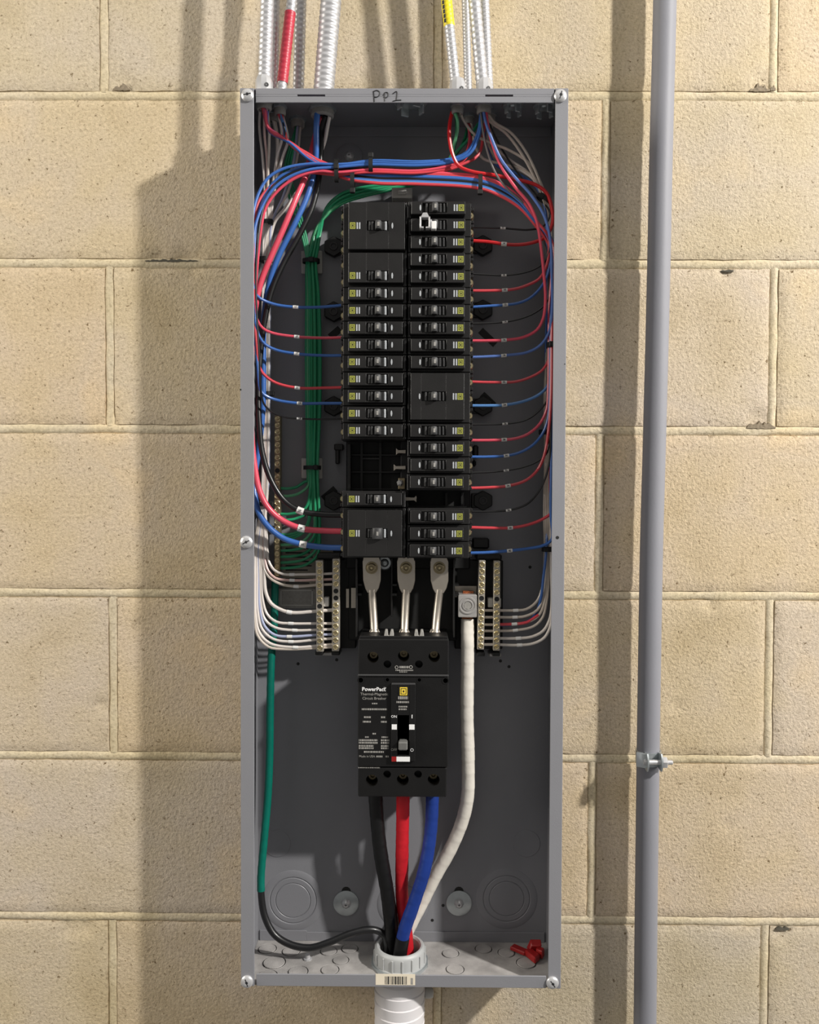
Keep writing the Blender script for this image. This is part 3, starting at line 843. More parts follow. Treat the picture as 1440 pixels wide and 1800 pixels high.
# stickers on the back panel behind the neutral bars
sp = empty('instruction_sticker', (X(525, 3, 1000), -.0025, Z(1033, 3)), 'tan printed sticker on the back panel behind the lowest green wires', 'sticker')
part('sticker_paper', 'tan', sp, lambda b: b.box(X(497, 3, 1000), X(602, 3, 1000), Z(1036, 3), Z(958, 3), .0025, .0028))
def lines(b):
    for k in range(9):
        y = 965 + k * 7.6
        b.box(X(502, 3, 1000), X(552 - (k * 7) % 12, 3, 1000), Z(y + 1.2, 3), Z(y - 1.2, 3), .0028, .0029)
part('fine_print', 'ink', sp, lines)
pl = empty('ground_bar_plate', (X(520, 5, 1055), -.0025, Z(1072, 5)), 'flat grey plate with embossed frame below the ground bar', 'plate')
part('plate', 'print', pl, lambda b: b.box(X(468, 5, 1055), X(556, 5, 1055), Z(1070, 5), Z(1035, 5), .0025, .007, .0008))
part('embossed_frame', 'offw', pl, lambda b: [b.box(X(p, 7, 1055), X(q, 7, 1055), Z(s, 7), Z(r, 7), .007, .0073) for p, q, r, s in [(493, 550, 1038, 1039.5), (493, 550, 1064, 1065.5), (493, 495, 1038, 1065), (548, 550, 1038, 1065)]])

# ------------------------------------------------------------------ main breaker
HB = .094
def XM(px): return X(px, 94, 1260)
def ZM(py): return Z(py, 94, 709)
mb = empty('main_breaker', (XM(709), -.0045, ZM(1402)), 'large black three-pole main breaker with toggle and white lettering', 'circuit breaker')
lo = part('body', 'blk3', mb, lambda b: b.box(XM(629), XM(788.5), ZM(1349), ZM(1189), .006, HB, .0012))
tc = part('line_cover', 'blk3', mb, lambda b: (b.box(XM(629.5), XM(788.5), ZM(1188.6), ZM(1124), .006, HB - .001, .001)))
bc = part('load_cover', 'blk3', mb, lambda b: (b.box(XM(629.5), XM(786), ZM(1402), ZM(1350), .006, HB - .0015, .0012)))
def cyl(px, py, r, h0=.070, h1=.105):
    b = MB(); c = W(px, py, 94); b.lathe((c.x, -h0, c.z), (0, -1, 0), [(0, r), (h1 - h0, r)], 24); return b
bool_cut(tc, [cyl(655.5, 1156, .0064), cyl(709.5, 1154, .0064), cyl(763.5, 1155, .0064), cyl(681, 1168, .0044, .082), cyl(736.5, 1168, .0044, .082)])
bool_cut(bc, [cyl(653.5, 1373, .0068), cyl(708, 1372, .0068), cyl(762.5, 1372, .0068), cyl(680.5, 1362, .0044, .082), cyl(735, 1362, .0044, .082)])
for px, py in [(655.5, 1156), (709.5, 1154), (763.5, 1155), (653.5, 1373), (708, 1372), (762.5, 1372)]:
    c = W(px, py, 94); part('lug_screw', 'olive', mb, lambda b: b.lathe((c.x, -.071, c.z), (0, -1, 0), [(0, .0055), (.004, .0055), (.005, .0046), (.005, .0025), (.002, .002), (.002, 0)], 14))
part('cover_ridge', 'char', mb, lambda b: b.box(XM(629), XM(788.5), ZM(1189), ZM(1185.5), HB - .001, HB + .0012, .0006))
part('top_ledge', 'blk3', mb, lambda b: b.box(XM(631), XM(787), ZM(1126), ZM(1120), .060, HB - .006, .0008))
for px in (634, 783): part('cover_screw', 'blk3', mb, lambda b: b.lathe((XM(px), -HB, ZM(1196)), (0, -1, 0), [(0, .004), (.0005, .004), (.0005, .0028), (-.0005, .0026), (-.0005, 0)], 14))
for px in (681, 737): part('cover_screw', 'blk3', mb, lambda b: b.lathe((XM(px), -HB, ZM(1195)), (0, -1, 0), [(0, .003), (.0004, .003), (.0004, .002), (-.0003, .0018), (-.0003, 0)], 12))
# escutcheon with the toggle slot
es = part('escutcheon', 'blk3', mb, lambda b: pocket_face(b, XM(688), XM(730.5), ZM(1336.5), ZM(1200), HB, HB + .0042, (XM(699), XM(719.5), ZM(1326), ZM(1256)), .010, .0006))
part('escutcheon_lip', 'char', es, lambda b: b.box(XM(688.5), XM(730), ZM(1202.6), ZM(1199.6), HB + .001, HB + .0046, .0004))
def tog(b):
    b.box(XM(701), XM(717), ZM(1315), ZM(1298), HB - .004, HB + .013, .0012); b.box(XM(700), XM(718.5), ZM(1326), ZM(1262), HB - .006, HB - .0035, .0008)
    b.box(XM(702.5), XM(715.5), ZM(1325), ZM(1314), HB - .004, HB + .004, .0008)
part('toggle', 'togg', es, lambda b: b.box(XM(701), XM(717), ZM(1314), ZM(1299), HB - .004, HB + .012, .0014))
part('toggle_plate', 'blk', es, lambda b: (b.box(XM(700), XM(718.5), ZM(1326), ZM(1260), HB - .0055, HB - .0035, .0006)))
HT = HB + .0042
def flat(name, mat, x0, x1, y0, y1, h=HT, par=None): return part(name, mat, par or mb, lambda b: b.box(XM(x0), XM(x1), ZM(y1), ZM(y0), h, h + .00025))
flat('white_mark', 'wprint', 689, 698, 1271.5, 1280.5, HT, es); flat('white_mark', 'wprint', 719.5, 729, 1271.5, 1280.5, HT, es)
flat('white_mark', 'wprint', 697.5, 721, 1328, 1336.5, HT, es); flat('red_mark', 'redpl', 689, 697.3, 1328, 1336.5, HT, es)
ls = flat('logo_square', 'yel', 703, 716, 1206.5, 1220.5, HT, es)
def dfig(b):
    h0, h1 = HT + .0002, HT + .0004
    for x0, x1, y0, y1 in [(704.6, 705.6, 1208.5, 1218.5), (704.6, 714.4, 1208.3, 1209.3), (704.6, 714.4, 1217.7, 1218.7), (713.4, 714.4, 1208.5, 1218.5), (708.2, 710.8, 1211.8, 1215.2)]:
        b.box(XM(x0), XM(x1), ZM(y1), ZM(y0), h0, h1)
part('logo_figure', 'ink', es, dfig)
def MT(s, px, py, size, mat='print', h=HB, par=None, **k): return text(s, size, (XM(px), -(h + .0001), ZM(py)), mat, par or mb, **k)
MT('PowerPact', 657, 1212, .0061, 'wprint', bold=.00012)
MT('TM', 676.5, 1209.5, .0022, 'wprint')
MT('Thermal-Magnetic', 658, 1220.5, .0043); MT('Circuit Breaker', 658, 1228, .0043)
MT('ON', 693, 1258, .0042, 'wprint', HT, es); MT('I', 724.5, 1258, .0055, 'wprint', HT, es, bold=.0002); MT('OFF', 693, 1316, .0040, 'print', HT, es); MT('O', 724.5, 1316.5, .0052, 'wprint', HT, es)
MT('Made in USA', 645.5, 1330, .0034)
# print too fine to read: rows of small marks
def rows(b, spec, h):
    rr = random.Random(11)
    for x0, x1, y, hh in spec:
        x = x0
        while x < x1:
            wd = rr.uniform(1.2, 3.4); b.box(XM(x), XM(min(x + wd, x1)), ZM(y + hh / 2), ZM(y - hh / 2), h, h + .0001); x += wd + rr.uniform(.6, 1.0)
part('fine_print', 'print', mb, lambda b: rows(b, [(654, 664, 1237, 2.2), (636, 680, 1247, 3), (640, 652, 1261, 3), (670, 678, 1261, 3), (638, 652, 1269, 3), (670, 680, 1269, 3), (655, 661, 1290, 2.5),
    (642, 649, 1296, 2.6), (671, 683, 1296, 2.6), (631, 664, 1301.5, 3.2), (670, 685, 1301.5, 3.2), (631, 664, 1306, 3.2), (670, 685, 1306, 3.2), (631, 657, 1311.5, 3), (670, 683, 1311.5, 3), (631, 657, 1315.5, 3), (670, 683, 1315.5, 3),
    (640, 675, 1322, 3), (662, 673, 1330, 3), (678, 684, 1330, 3)], HB))
part('fine_print', 'print', mb, lambda b: rows(b, [(630, 668, 1350.5, 1.4)], HB - .0012))
part('fine_print', 'print', es, lambda b: rows(b, [(700, 717, 1225, 5), (697, 719, 1232.5, 3.2), (701, 716, 1240.5, 2.6), (701, 715, 1245, 2.6)], HT))
part('approval_marks', 'print', tc, lambda b: (b.ring((XM(697), -(HB - .0009), ZM(1173.5)), .0017, .00035, seg=16), b.ring((XM(722), -(HB - .0009), ZM(1173)), .0017, .00035, seg=16), rows(b, [(702, 719, 1173, 4), (695, 726, 1178.5, 2), (702, 716, 1181.5, 1.5)], HB - .001)))

# ------------------------------------------------------------------ conduits through the top
def proj(p):
    d = p - CAM; z = d.dot(FW); return 720 + F_PX * d.dot(R2) / z, 900 - F_PX * d.dot(U2) / z
CON = {}
def conduit(key, label, px1, px0, h, rpx, mat, pitch=.0062, amp=.055, base=None, sleeve=None, group='armoured cables entering the top', name='armoured_cable', ring=1.0):
    """px1 at y=150, px0 at y=0"""
    a, b0 = W(px1, 150, h), W(px0, 0, h)
    r = rpx * .00067
    s = (ZT - a.z) / (b0.z - a.z); bot = a.lerp(b0, s); bot.z = ZT
    top = a.lerp(b0, 1.9)
    e = empty(name, bot, label, 'cable', group)
    part('armour', mat, e, lambda b: b.tube([bot, top], r, 14, pitch / 6, lambda L, u: r * (1 + amp * math.sin(2 * math.pi * L / pitch)), True), angle=80)
    ax = (top - bot).normalized()
    if base:
        rb, hb2, m_ = base
        part('connector', m_, e, lambda b: b.lathe(bot, (0, 0, 1), [(0, rb * .00067), (hb2 * .8, rb * .00067), (hb2, rb * .00067 * .82), (hb2, r)], 10), angle=25)
    if base and base[1] > .015:
        part('connector_screw', 'ink', e, lambda b: b.lathe(bot + Vector((rb * .00067 * .45, -rb * .00067 * .86, hb2 * .5)), (.45, -.9, 0), [(-.002, .0024), (.0006, .0024), (.0006, .001), (0, 0)], 10))
    if sleeve:
        y0, y1, m_ = sleeve
        p0 = W(px0 + (px1 - px0) * y0 / 150, y0, h); p1 = W(px0 + (px1 - px0) * y1 / 150, y1, h)
        part('colour_tape', m_, e, lambda b: b.tube([p0, p1], r * 1.08, 14, pitch / 6, lambda L, u: r * (1.10 + amp * .6 * math.sin(2 * math.pi * L / pitch)), True), angle=80)
    # locknut and bushing inside the box
    rr = r * ring
    part('locknut', 'zinc', e, lambda b: b.lathe((bot.x, bot.y, ZT - TH), (0, 0, -1), [(0, rr * 1.45), (.003, rr * 1.45), (.0035, rr * 1.3), (.0035, rr * .9)], 8))
    part('bushing', 'print', e, lambda b: b.lathe((bot.x, bot.y, ZT - TH - .003), (0, 0, -1), [(0, rr * 1.2), (.006, rr * 1.2), (.008, rr * 1.05), (.008, rr * .8), (.002, rr * .75)], 16, False))
    CON[key] = bot
    return e
conduit('a', 'silver armoured cable at the far left of the enclosure top', 465, 470, 72, 11, 'flex', base=(14.5, .024, 'bright'))
conduit('b', 'thin armoured cable partly hidden behind the leftmost one', 481, 484, 42, 8, 'flex')
conduit('c', 'armoured cable wrapped with red tape at the top left', 496, 513, 58, 8.5, 'flex', sleeve=(22, 146, 'redtape'), base=(9.5, .010, 'bright'))
conduit('d', 'shaded thin armoured cable close to the wall beside the red-taped one', 525, 529, 26, 10, 'flex', amp=.05)
conduit('e', 'thickest corrugated metal conduit entering the enclosure top', 570, 582, 52, 17.5, 'flex', .0066, .045, ring=.95)
conduit('f', 'armoured cable marked with yellow tape at the top right', 801, 785, 62, 8.5, 'flex', .005, sleeve=(-60, 47, 'yeltape'), base=(14, .026, 'bright'))
conduit('g', 'thin armoured cable between the yellow-taped one and its right neighbour', 823, 819, 36, 7, 'flex', .004)
conduit('h', 'stout armoured cable with a bright fitting at the top right', 848, 834, 62, 10.5, 'flex', .0068, base=(14, .026, 'bright'))
conduit('i', 'rightmost armoured cable leaning behind the stout one', 858, 851, 40, 9, 'flex', .0045, .05)
yt = [o for o in bpy.data.objects if o.name.startswith('colour_tape')][-1]
part('tape_writing', 'ink', yt.parent, lambda b: [b.obox(W(779 + i * .9, 4 + i * 8, 68.3), Vector((.0012, 0, .0002)), Vector((0, .0001, 0)), Vector((0, 0, .0022))) for i in range(5)])
# empty knockout plugs under the top wall
for i, (px, py, h, r, lab) in enumerate([(722, 196, 70, .0165, 'big round knockout plug in the middle of the enclosure ceiling'), (902, 196, 62, .0105, 'round metal knockout plug right of the two bright cable fittings'), (957, 200, 60, .0115, 'metal knockout plug in the top right corner of the enclosure')]):
    c = W(px, py, h); c.z = ZT - TH
    k = empty('knockout_plug', c, lab, 'plug', 'knockout plugs')
    part('plug_disc', 'zinc', k, lambda b: b.lathe(c, (0, 0, -1), [(0, r * 1.15), (.002, r * 1.15), (.003, r), (.003, r * .6), (.0045, r * .5), (.0045, 0)], 20))
    for q in range(4):
        t = math.pi / 2 * q + .5; d = Vector((math.cos(t), math.sin(t), 0)); n = d.cross(Vector((0, 0, 1)))
        part('spring_tab', 'zinc', k, lambda b: b.obox(c + d * r * .85 + Vector((0, 0, -.007)), d * .0012, n * r * .28, Vector((0, 0, .005)), .0005))

# ------------------------------------------------------------------ wires
def wp(p): return p if isinstance(p, Vector) else W(*p)

def wire(name, col, r, pts, label, group, cat='wire', mark=None, num=None, mat=None, big=False, rf=None):
    P = [wp(p) for p in pts]
    b = MB(); b.tube(P, r * mm, 8 if r < 3 else 16, .002 if rf else .004, rf)
    o = b.build(name, mat or ('w_' + col), None)
    tag(o, label, cat, group)
    if mark:
        C = spline(P, .001)
        best = min(range(len(C)), key=lambda i: (proj(C[i])[0] - mark[0]) ** 2 + (proj(C[i])[1] - mark[1]) ** 2)
        half = 4 if big else 3
        seg_ = C[max(0, best - half):best + half + 1]
        mk = MB(); mk.tube(seg_, r * mm * 1.22, 10, .002); mo = mk.build('wire_marker', 'white', o)
        if num is not None:
            c = C[best] + Vector((0, -(r * mm * 1.24), 0))
            t = text(str(num), .0036 if big else .0029, c, 'ink', o, 'marker_number', bold=.00008)
            t.parent = mo; t.location = c - worldloc(mo)
    return o


def con(k, dx=0, dy=0): return CON[k] + Vector((dx * mm, dy * mm, -.009))
GB = 'thin branch wires to the left breakers'
T6 = ', counted among the six thin wires reaching the left breakers'
harn = lambda y: [(740, y, 56), (652, y - 1.5, 57)]
LB = [
 ('blue', 11, 'h', [(840, 235, 56), (824, 266, 55), (796, 281, 55)] + harn(287) + [(592, 289, 60), (545, 288, 62), (500, 296, 66), (472, 312, 68), (456, 337, 70), (447, 365, 72), (443, 400, 74), (442, 450, 74), (444, 495, 72), (451, 519, 66), (466, 529, 60), (487, 536, 56), (520, 540, 54), (560, 540, 52), (598, 537, 51), (607, 536, 51)], (520, 540)),
 ('red', 15, 'g', [(826, 240, 45), (818, 272, 50), (795, 289, 54)] + harn(300) + [(592, 303, 61), (560, 301, 62), (530, 308, 64), (500, 325, 64), (476, 350, 64), (465, 372, 64), (458, 410, 66), (452, 470, 68), (449, 530, 69), (452, 562, 66), (462, 577, 60), (478, 585, 56), (522, 592, 54), (570, 594, 52), (607, 593, 51)], (522, 592)),
 ('blue', 17, 'h', [(842, 240, 58), (826, 270, 57), (798, 284, 56)] + harn(291) + [(592, 294, 61), (545, 298, 65), (505, 313, 67), (478, 335, 69), (460, 365, 71), (449, 397, 73), (444, 440, 74), (444, 520, 74), (450, 570, 70), (456, 592, 66), (466, 605, 60), (485, 615, 56), (522, 622, 54), (570, 625, 52), (607, 625, 51)], (522, 622)),
 ('red', 21, 'g', [(828, 245, 45), (820, 276, 50), (797, 292, 52)] + harn(304) + [(592, 307, 57), (540, 304, 57), (500, 315, 59), (470, 333, 62), (455, 355, 65), (447, 390, 68), (445, 450, 70), (446, 540, 70), (451, 600, 68), (457, 648, 64), (468, 662, 60), (485, 673, 56), (523, 682, 54), (570, 682, 52), (607, 681, 51)], (523, 682)),
 ('blue', 23, 'h', [(838, 240, 54), (820, 268, 53), (794, 279, 52)] + harn(284) + [(592, 291, 56), (545, 292, 57), (505, 303, 59), (480, 322, 61), (462, 350, 63), (450, 395, 65), (447, 450, 66), (447, 560, 66), (453, 640, 66), (459, 688, 64), (470, 697, 60), (490, 704, 56), (527, 709, 54), (570, 709, 52), (607, 709, 51)], (527, 709)),
 ('black', 25, 'g', [(824, 245, 43), (816, 275, 47), (794, 287, 50)] + harn(295) + [(592, 298, 55), (545, 296, 58), (505, 308, 62), (478, 330, 66), (462, 370, 70), (454, 420, 75), (450, 480, 76), (452, 560, 76), (456, 630, 75), (458, 680, 71), (464, 710, 64), (478, 724, 58), (500, 733, 55), (527, 736, 54), (570, 737, 52), (607, 736, 51)], (527, 736)),
]
TOPO = ['topmost', 'second from the top', 'third from the top', 'fourth from the top', 'fifth from the top', 'lowest']
for i, (col, num, src, pts, mk) in enumerate(LB):
    nm = {'red': 'red', 'blue': 'blue', 'black': 'black'}[col]
    wire('branch_wire', 'pink' if (col == 'red' and i == 1) else col, 1.7 if col != 'black' else 1.15, [con(src, i - 3, i % 2 * 2)] + pts, 'thin %s wire, %s of the six thin wires crossing the green bundle' % (nm, TOPO[i]), GB, 'wire', mk, num)

# three thick wires to the lower left breaker
GT = 'thick wires to the lowest left breaker'
wire('feeder_wire', 'black', 3.4, [con('e', 4, 3), (566, 225, 42), (564, 262, 42), (561, 310, 42), (550, 360, 44), (528, 410, 46), (500, 460, 48), (478, 510, 50), (466, 560, 50), (458, 620, 50), (454, 690, 54), (456, 750, 57), (462, 800, 58), (477, 845, 58), (500, 880, 57), (528, 898, 56), (565, 904, 54), (606, 905, 53)],
     'thick black wire sweeping to the upper terminal of the lowest left breaker', GT, 'wire', (528, 898), 37, big=True)
wire('feeder_wire', 'pink', 3.5, [con('e', 0, 8), (558, 228, 34), (549, 262, 38), (537, 310, 46), (520, 350, 55), (500, 398, 59), (478, 448, 61), (460, 492, 61), (449, 540, 60), (443, 600, 58), (441, 680, 60), (442, 760, 61), (447, 815, 62), (456, 862, 62), (472, 893, 61), (497, 915, 58), (530, 929, 57), (570, 933, 54), (606, 934, 53)],
     'thick pinkish red wire sweeping to the middle terminal of the lowest left breaker', GT, 'wire', (530, 929), 39, big=True)
wire('feeder_wire', 'blue', 3.4, [con('e', -5, -8), (556, 228, 58), (556, 262, 52), (553, 300, 44), (540, 345, 46), (515, 400, 48), (490, 450, 49), (474, 495, 48), (464, 560, 42), (463, 640, 40), (462, 720, 40), (455, 790, 42), (447, 850, 47), (454, 898, 55), (472, 926, 58), (500, 947, 56), (533, 957, 55), (570, 962, 53), (606, 963, 53)],
     'thick blue wire sweeping to the lower terminal of the lowest left breaker', GT, 'wire', (533, 957), 41, big=True)

# right hand branch wires
GRW = 'thin branch wires to the right breakers'
def low(y):        # lower harness bundle, y at the middle
    o = y - 315
    return [(600, 301 + o * .8, 52), (660, 309 + o, 53), (740, 311 + o, 53), (845, 319 + o, 54), (885, 334 + o, 55), (915, 356 + o * .8, 56), (940, 388 + o * .5, 57)]
def left_src(k, o): return [con(k, o * .4, o * .3), (472 if k == 'a' else 500, 225 + o * .4, 66 - abs(o) * .6), (504 + o * .5, 246 + o * .5, 60), (548, 278 + o * .6, 55)]
def down(xs, y0, y1, h):
    n = max(1, int((y1 - y0) / 110)); return [(xs - (y0 + (y1 - y0) * i / n - 430) * .012, y0 + (y1 - y0) * i / n, h) for i in range(n + 1)]
RB = [
 ('black', 2, [con('h', 4, 3), (866, 230, 40), (900, 290, 36), (945, 345, 38), (967, 375, 44), (955, 398, 48), (930, 404, 50), (905, 403, 51), (884, 401, 52), (852, 400, 51), (826, 399, 51)], (884, 401), 1.1),
 ('crim', 4, [con('f', -6, 2), (791, 216, 60), (790, 240, 62), (796, 272, 62), (806, 291, 60), (828, 301, 58), (870, 308, 54), (905, 315, 50), (940, 324, 48), (960, 338, 48), (970, 365, 50), (971, 395, 54), (958, 417, 54), (938, 426, 53), (912, 430, 52), (886, 429, 52), (858, 425, 51), (826, 423, 51)], (886, 429), 2.1),
 ('black', 8, left_src('a', 6) + low(320) + down(966, 430, 440, 56) + [(958, 460, 54), (942, 472, 52), (918, 480, 52), (886, 484, 52), (860, 483, 51), (826, 481, 51)], (886, 484), 1.1),
 ('red', 10, left_src('a', 4) + low(328) + down(965, 430, 445, 55) + [(960, 470, 54), (948, 490, 53), (925, 502, 53), (905, 508, 52), (887, 510, 52), (860, 511, 51), (826, 511, 51)], (887, 510), 1.75),
 ('blue', 12, left_src('a', 2) + low(323) + down(967, 430, 465, 54) + [(960, 490, 53), (948, 509, 52), (930, 525, 52), (910, 533, 52), (888, 536, 52), (858, 538, 51), (826, 540, 51)], (888, 536), 1.65),
 ('black', 14, left_src('c', 2) + low(318) + down(968, 430, 510, 54) + [(960, 533, 53), (945, 547, 52), (922, 558, 52), (888, 566, 52), (860, 568, 51), (826, 569, 51)], (888, 566), 1.1),
 ('pink', 16, [con('h', 2, -3), (857, 216, 66), (865, 250, 66), (880, 290, 66), (905, 328, 66), (930, 358, 66), (944, 390, 66), (950, 425, 65), (956, 480, 64), (959, 525, 62), (955, 560, 60), (944, 580, 56), (920, 593, 53), (886, 598, 52), (855, 599, 51), (826, 599, 51)], (886, 598), 1.75),
 ('peri', 18, [con('h', -1, -4), (855, 218, 67), (865, 245, 68), (881, 280, 68), (904, 310, 68), (934, 343, 68), (957, 380, 67), (968, 425, 65), (970, 480, 64), (971, 540, 62), (966, 582, 59), (951, 606, 56), (928, 619, 53), (886, 625, 52), (855, 627, 51), (826, 628, 51)], (886, 625), 1.65),
 ('red', 22, left_src('c', 4) + low(311) + down(970, 430, 600, 55) + [(966, 628, 54), (954, 650, 53), (930, 664, 52), (905, 671, 52), (886, 672, 52), (858, 672, 51), (826, 671, 51)], (886, 672), 1.6),
 ('lblue', 24, left_src('c', -2) + low(325) + down(969, 430, 650, 52) + [(964, 676, 52), (950, 692, 52), (925, 704, 52), (887, 712, 52), (858, 713, 51), (826, 713, 51)], (887, 712), 1.75),
 ('black', 26, left_src('c', -4) + low(317) + down(970, 430, 670, 54) + [(965, 698, 53), (950, 720, 52), (925, 738, 52), (888, 745, 52), (858, 746, 51), (826, 746, 51)], (888, 745), 1.1),
 ('pink', 28, left_src('a', 0) + low(307) + down(967, 430, 690, 56) + [(961, 720, 55), (949, 745, 53), (928, 763, 52), (905, 771, 52), (886, 773, 52), (858, 774, 51), (826, 774, 51)], (886, 773), 1.75),
 ('blue', 30, left_src('a', -2) + low(313) + down(970, 430, 700, 58) + [(963, 738, 56), (954, 762, 54), (936, 783, 53), (912, 796, 52), (890, 801, 52), (858, 803, 51), (826, 803, 51)], (890, 801), 1.65),
 ('black', 32, left_src('c', 0) + low(321) + down(968, 430, 760, 52) + [(962, 795, 52), (945, 811, 52), (920, 821, 52), (890, 827, 52), (858, 830, 51), (826, 831, 51)], (890, 827), 1.1),
 ('red', 34, left_src('a', -4) + low(309) + down(972, 430, 700, 60) + [(964, 760, 58), (957, 800, 55), (945, 826, 53), (925, 844, 52), (893, 854, 52), (858, 857, 51), (826, 858, 51)], (893, 854), 1.75),
 ('black', 38, left_src('c', 6) + low(319) + down(972, 430, 770, 58) + [(966, 812, 56), (957, 845, 54), (944, 869, 53), (925, 887, 52), (894, 897, 52), (858, 899, 51), (826, 899, 51)], (894, 897), 1.2),
 ('red', 40, left_src('c', -6) + low(326) + down(973, 430, 860, 52) + [(970, 900, 52), (955, 912, 52), (930, 922, 52), (897, 928, 52), (860, 928, 51), (826, 927, 51)], (897, 928), 1.75),
 ('blue', 42, left_src('a', 8) + low(315) + down(974, 430, 900, 56) + [(970, 949, 54), (955, 959, 53), (930, 964, 52), (896, 968, 52), (860, 971, 51), (826, 972, 51)], (896, 968), 1.75),
]
NR = ['%s of the eighteen wires entering the right breakers' % (t + ' from the top') for t in ORD]
for i, (col, num, pts, mk, r) in enumerate(RB):
    nm = {'black': 'black', 'crim': 'bright red', 'red': 'red', 'blue': 'blue', 'pink': 'pinkish red', 'peri': 'long blue', 'lblue': 'light blue'}[col]
    wire('branch_wire', col, r, pts, 'thin %s wire, %s' % (nm, NR[i]), GRW, 'wire', mk, num)
wire('branch_wire', 'grayw', 1.3, [con('h', -4, -3), (848, 220, 62), (856, 262, 62), (872, 305, 62), (893, 333, 61), (915, 352, 58), (940, 388, 50), (958, 430, 48), (966, 500, 48), (968, 600, 46), (967, 700, 44)], 'grey wire curving down beside the long pinkish wire at the upper right', GRW)

# white neutrals on the left
GW = 'white neutral wires to the left neutral bars'
TIE = (470, 392)
def wl(k, d, top, xt, xm, xb, ends, col, r, lab, mark):
    pts = [con(*k)] + top + [(TIE[0] + xt, 392, 28), (468 + xm, 455, 26), (467 + xm, 560, 26), (467 + xm * .9, 680, 26), (467 + xm * .8, 790, 27), (465 + xm * .8, 860, 28), ((465 + xb) / 2, 915, 31), (xb, 965, 34 + d)] + ends
    wire('neutral_wire', col, r, pts, lab, GW, 'wire', mark)
hN = 39
SP = lambda n: 'white neutral wire, %s of the ten entering the left bars from the top' % n
wl(('a', -5, 3), 0, [(456, 225, 50), (461, 270, 38), (465, 320, 32)], -3, -3, 470, [(472, 985, 36), (482, 1002, 38), (497, 1009, hN), (514, 1010, hN), (560, 1009, hN), (590, 1008, hN)], 'white', 1.55, SP('first'), (514, 1010))
wl(('a', 0, 3), 0, [(465, 235, 50), (469, 275, 38), (470, 320, 32)], 0, 1, 464, [(466, 985, 36), (472, 1004, 38), (484, 1016, hN), (514, 1020, hN), (560, 1019, hN), (590, 1018, hN)], 'rose', 1.5, 'pale reddish neutral wire, second of those entering the left bars', (514, 1020))
wl(('a', 3, 0), 0, [(473, 222, 55), (473, 262, 42), (471, 320, 34)], 2, 3, 461, [(463, 995, 36), (473, 1014, 38), (492, 1026, hN), (521, 1031, hN), (560, 1028, hN), (590, 1027, hN)], 'dwhite', 1.6, SP('third'), (521, 1031))
wl(('e', 9, -2), 0, [(576, 222, 48), (570, 252, 40), (552, 292, 32), (522, 338, 32), (502, 366, 36)], 12, 6, 466, [(465, 1000, 36), (467, 1040, 37), (477, 1061, 38), (497, 1073, hN), (515, 1077, hN), (560, 1074, hN), (590, 1072, hN)], 'white', 2.1, 'stout white neutral wire running beside the thick red one, fourth into the left bars', (508, 1075))
wl(('c', -2, 2), 0, [(496, 242, 46), (488, 272, 40), (481, 318, 32)], 3, -1, 459, [(460, 1010, 36), (462, 1055, 37), (470, 1080, 38), (486, 1093, hN), (512, 1096, hN), (560, 1096, hN), (590, 1096, hN)], 'white', 1.6, SP('fifth'), (512, 1096))
wl(('c', 2, 2), 0, [(506, 246, 46), (497, 276, 40), (484, 325, 32)], 6, 4, 456, [(457, 1010, 36), (459, 1062, 37), (466, 1089, 38), (484, 1103, hN), (520, 1108, hN), (560, 1107, hN), (590, 1106, hN)], 'white', 1.6, SP('sixth'), (519, 1108))
wl(('d', 0, 0), 0, [(516, 285, 28), (498, 345, 26)], 8, 7, 455, [(455, 1010, 36), (457, 1070, 38), (465, 1100, 39), (483, 1116, hN + 1), (511, 1119, hN + 1), (560, 1116, hN), (590, 1115, hN)], 'pblue', 1.6, 'bluish neutral wire, seventh of those entering the left bars', (510, 1119))
wl(('d', 3, 2), 0, [(520, 290, 26), (503, 345, 25)], 5, -4, 452, [(452, 1010, 37), (453, 1074, 39), (461, 1106, 40), (480, 1123, hN + 1), (512, 1128, hN + 1), (560, 1124, hN), (590, 1122, hN)], 'white', 1.6, SP('eighth'), (512, 1128))
wl(('b', 0, 0), 0, [(487, 250, 36), (484, 300, 30)], -5, -5, 449, [(448, 1010, 38), (449, 1078, 40), (456, 1112, 41), (475, 1131, hN + 2), (518, 1138, hN + 2), (560, 1135, hN), (590, 1132, hN)], 'white', 1.7, SP('ninth'), (519, 1138))
wl(('b', 2, 1), 0, [(489, 255, 34), (486, 310, 29)], 1, 2, 446, [(446, 1010, 39), (447, 1080, 41), (453, 1117, 42), (472, 1137, hN + 3), (500, 1141, hN + 2), (560, 1139, hN), (590, 1137, hN)], 'dwhite', 1.6, 'lowest white neutral wire entering the left bars', None)

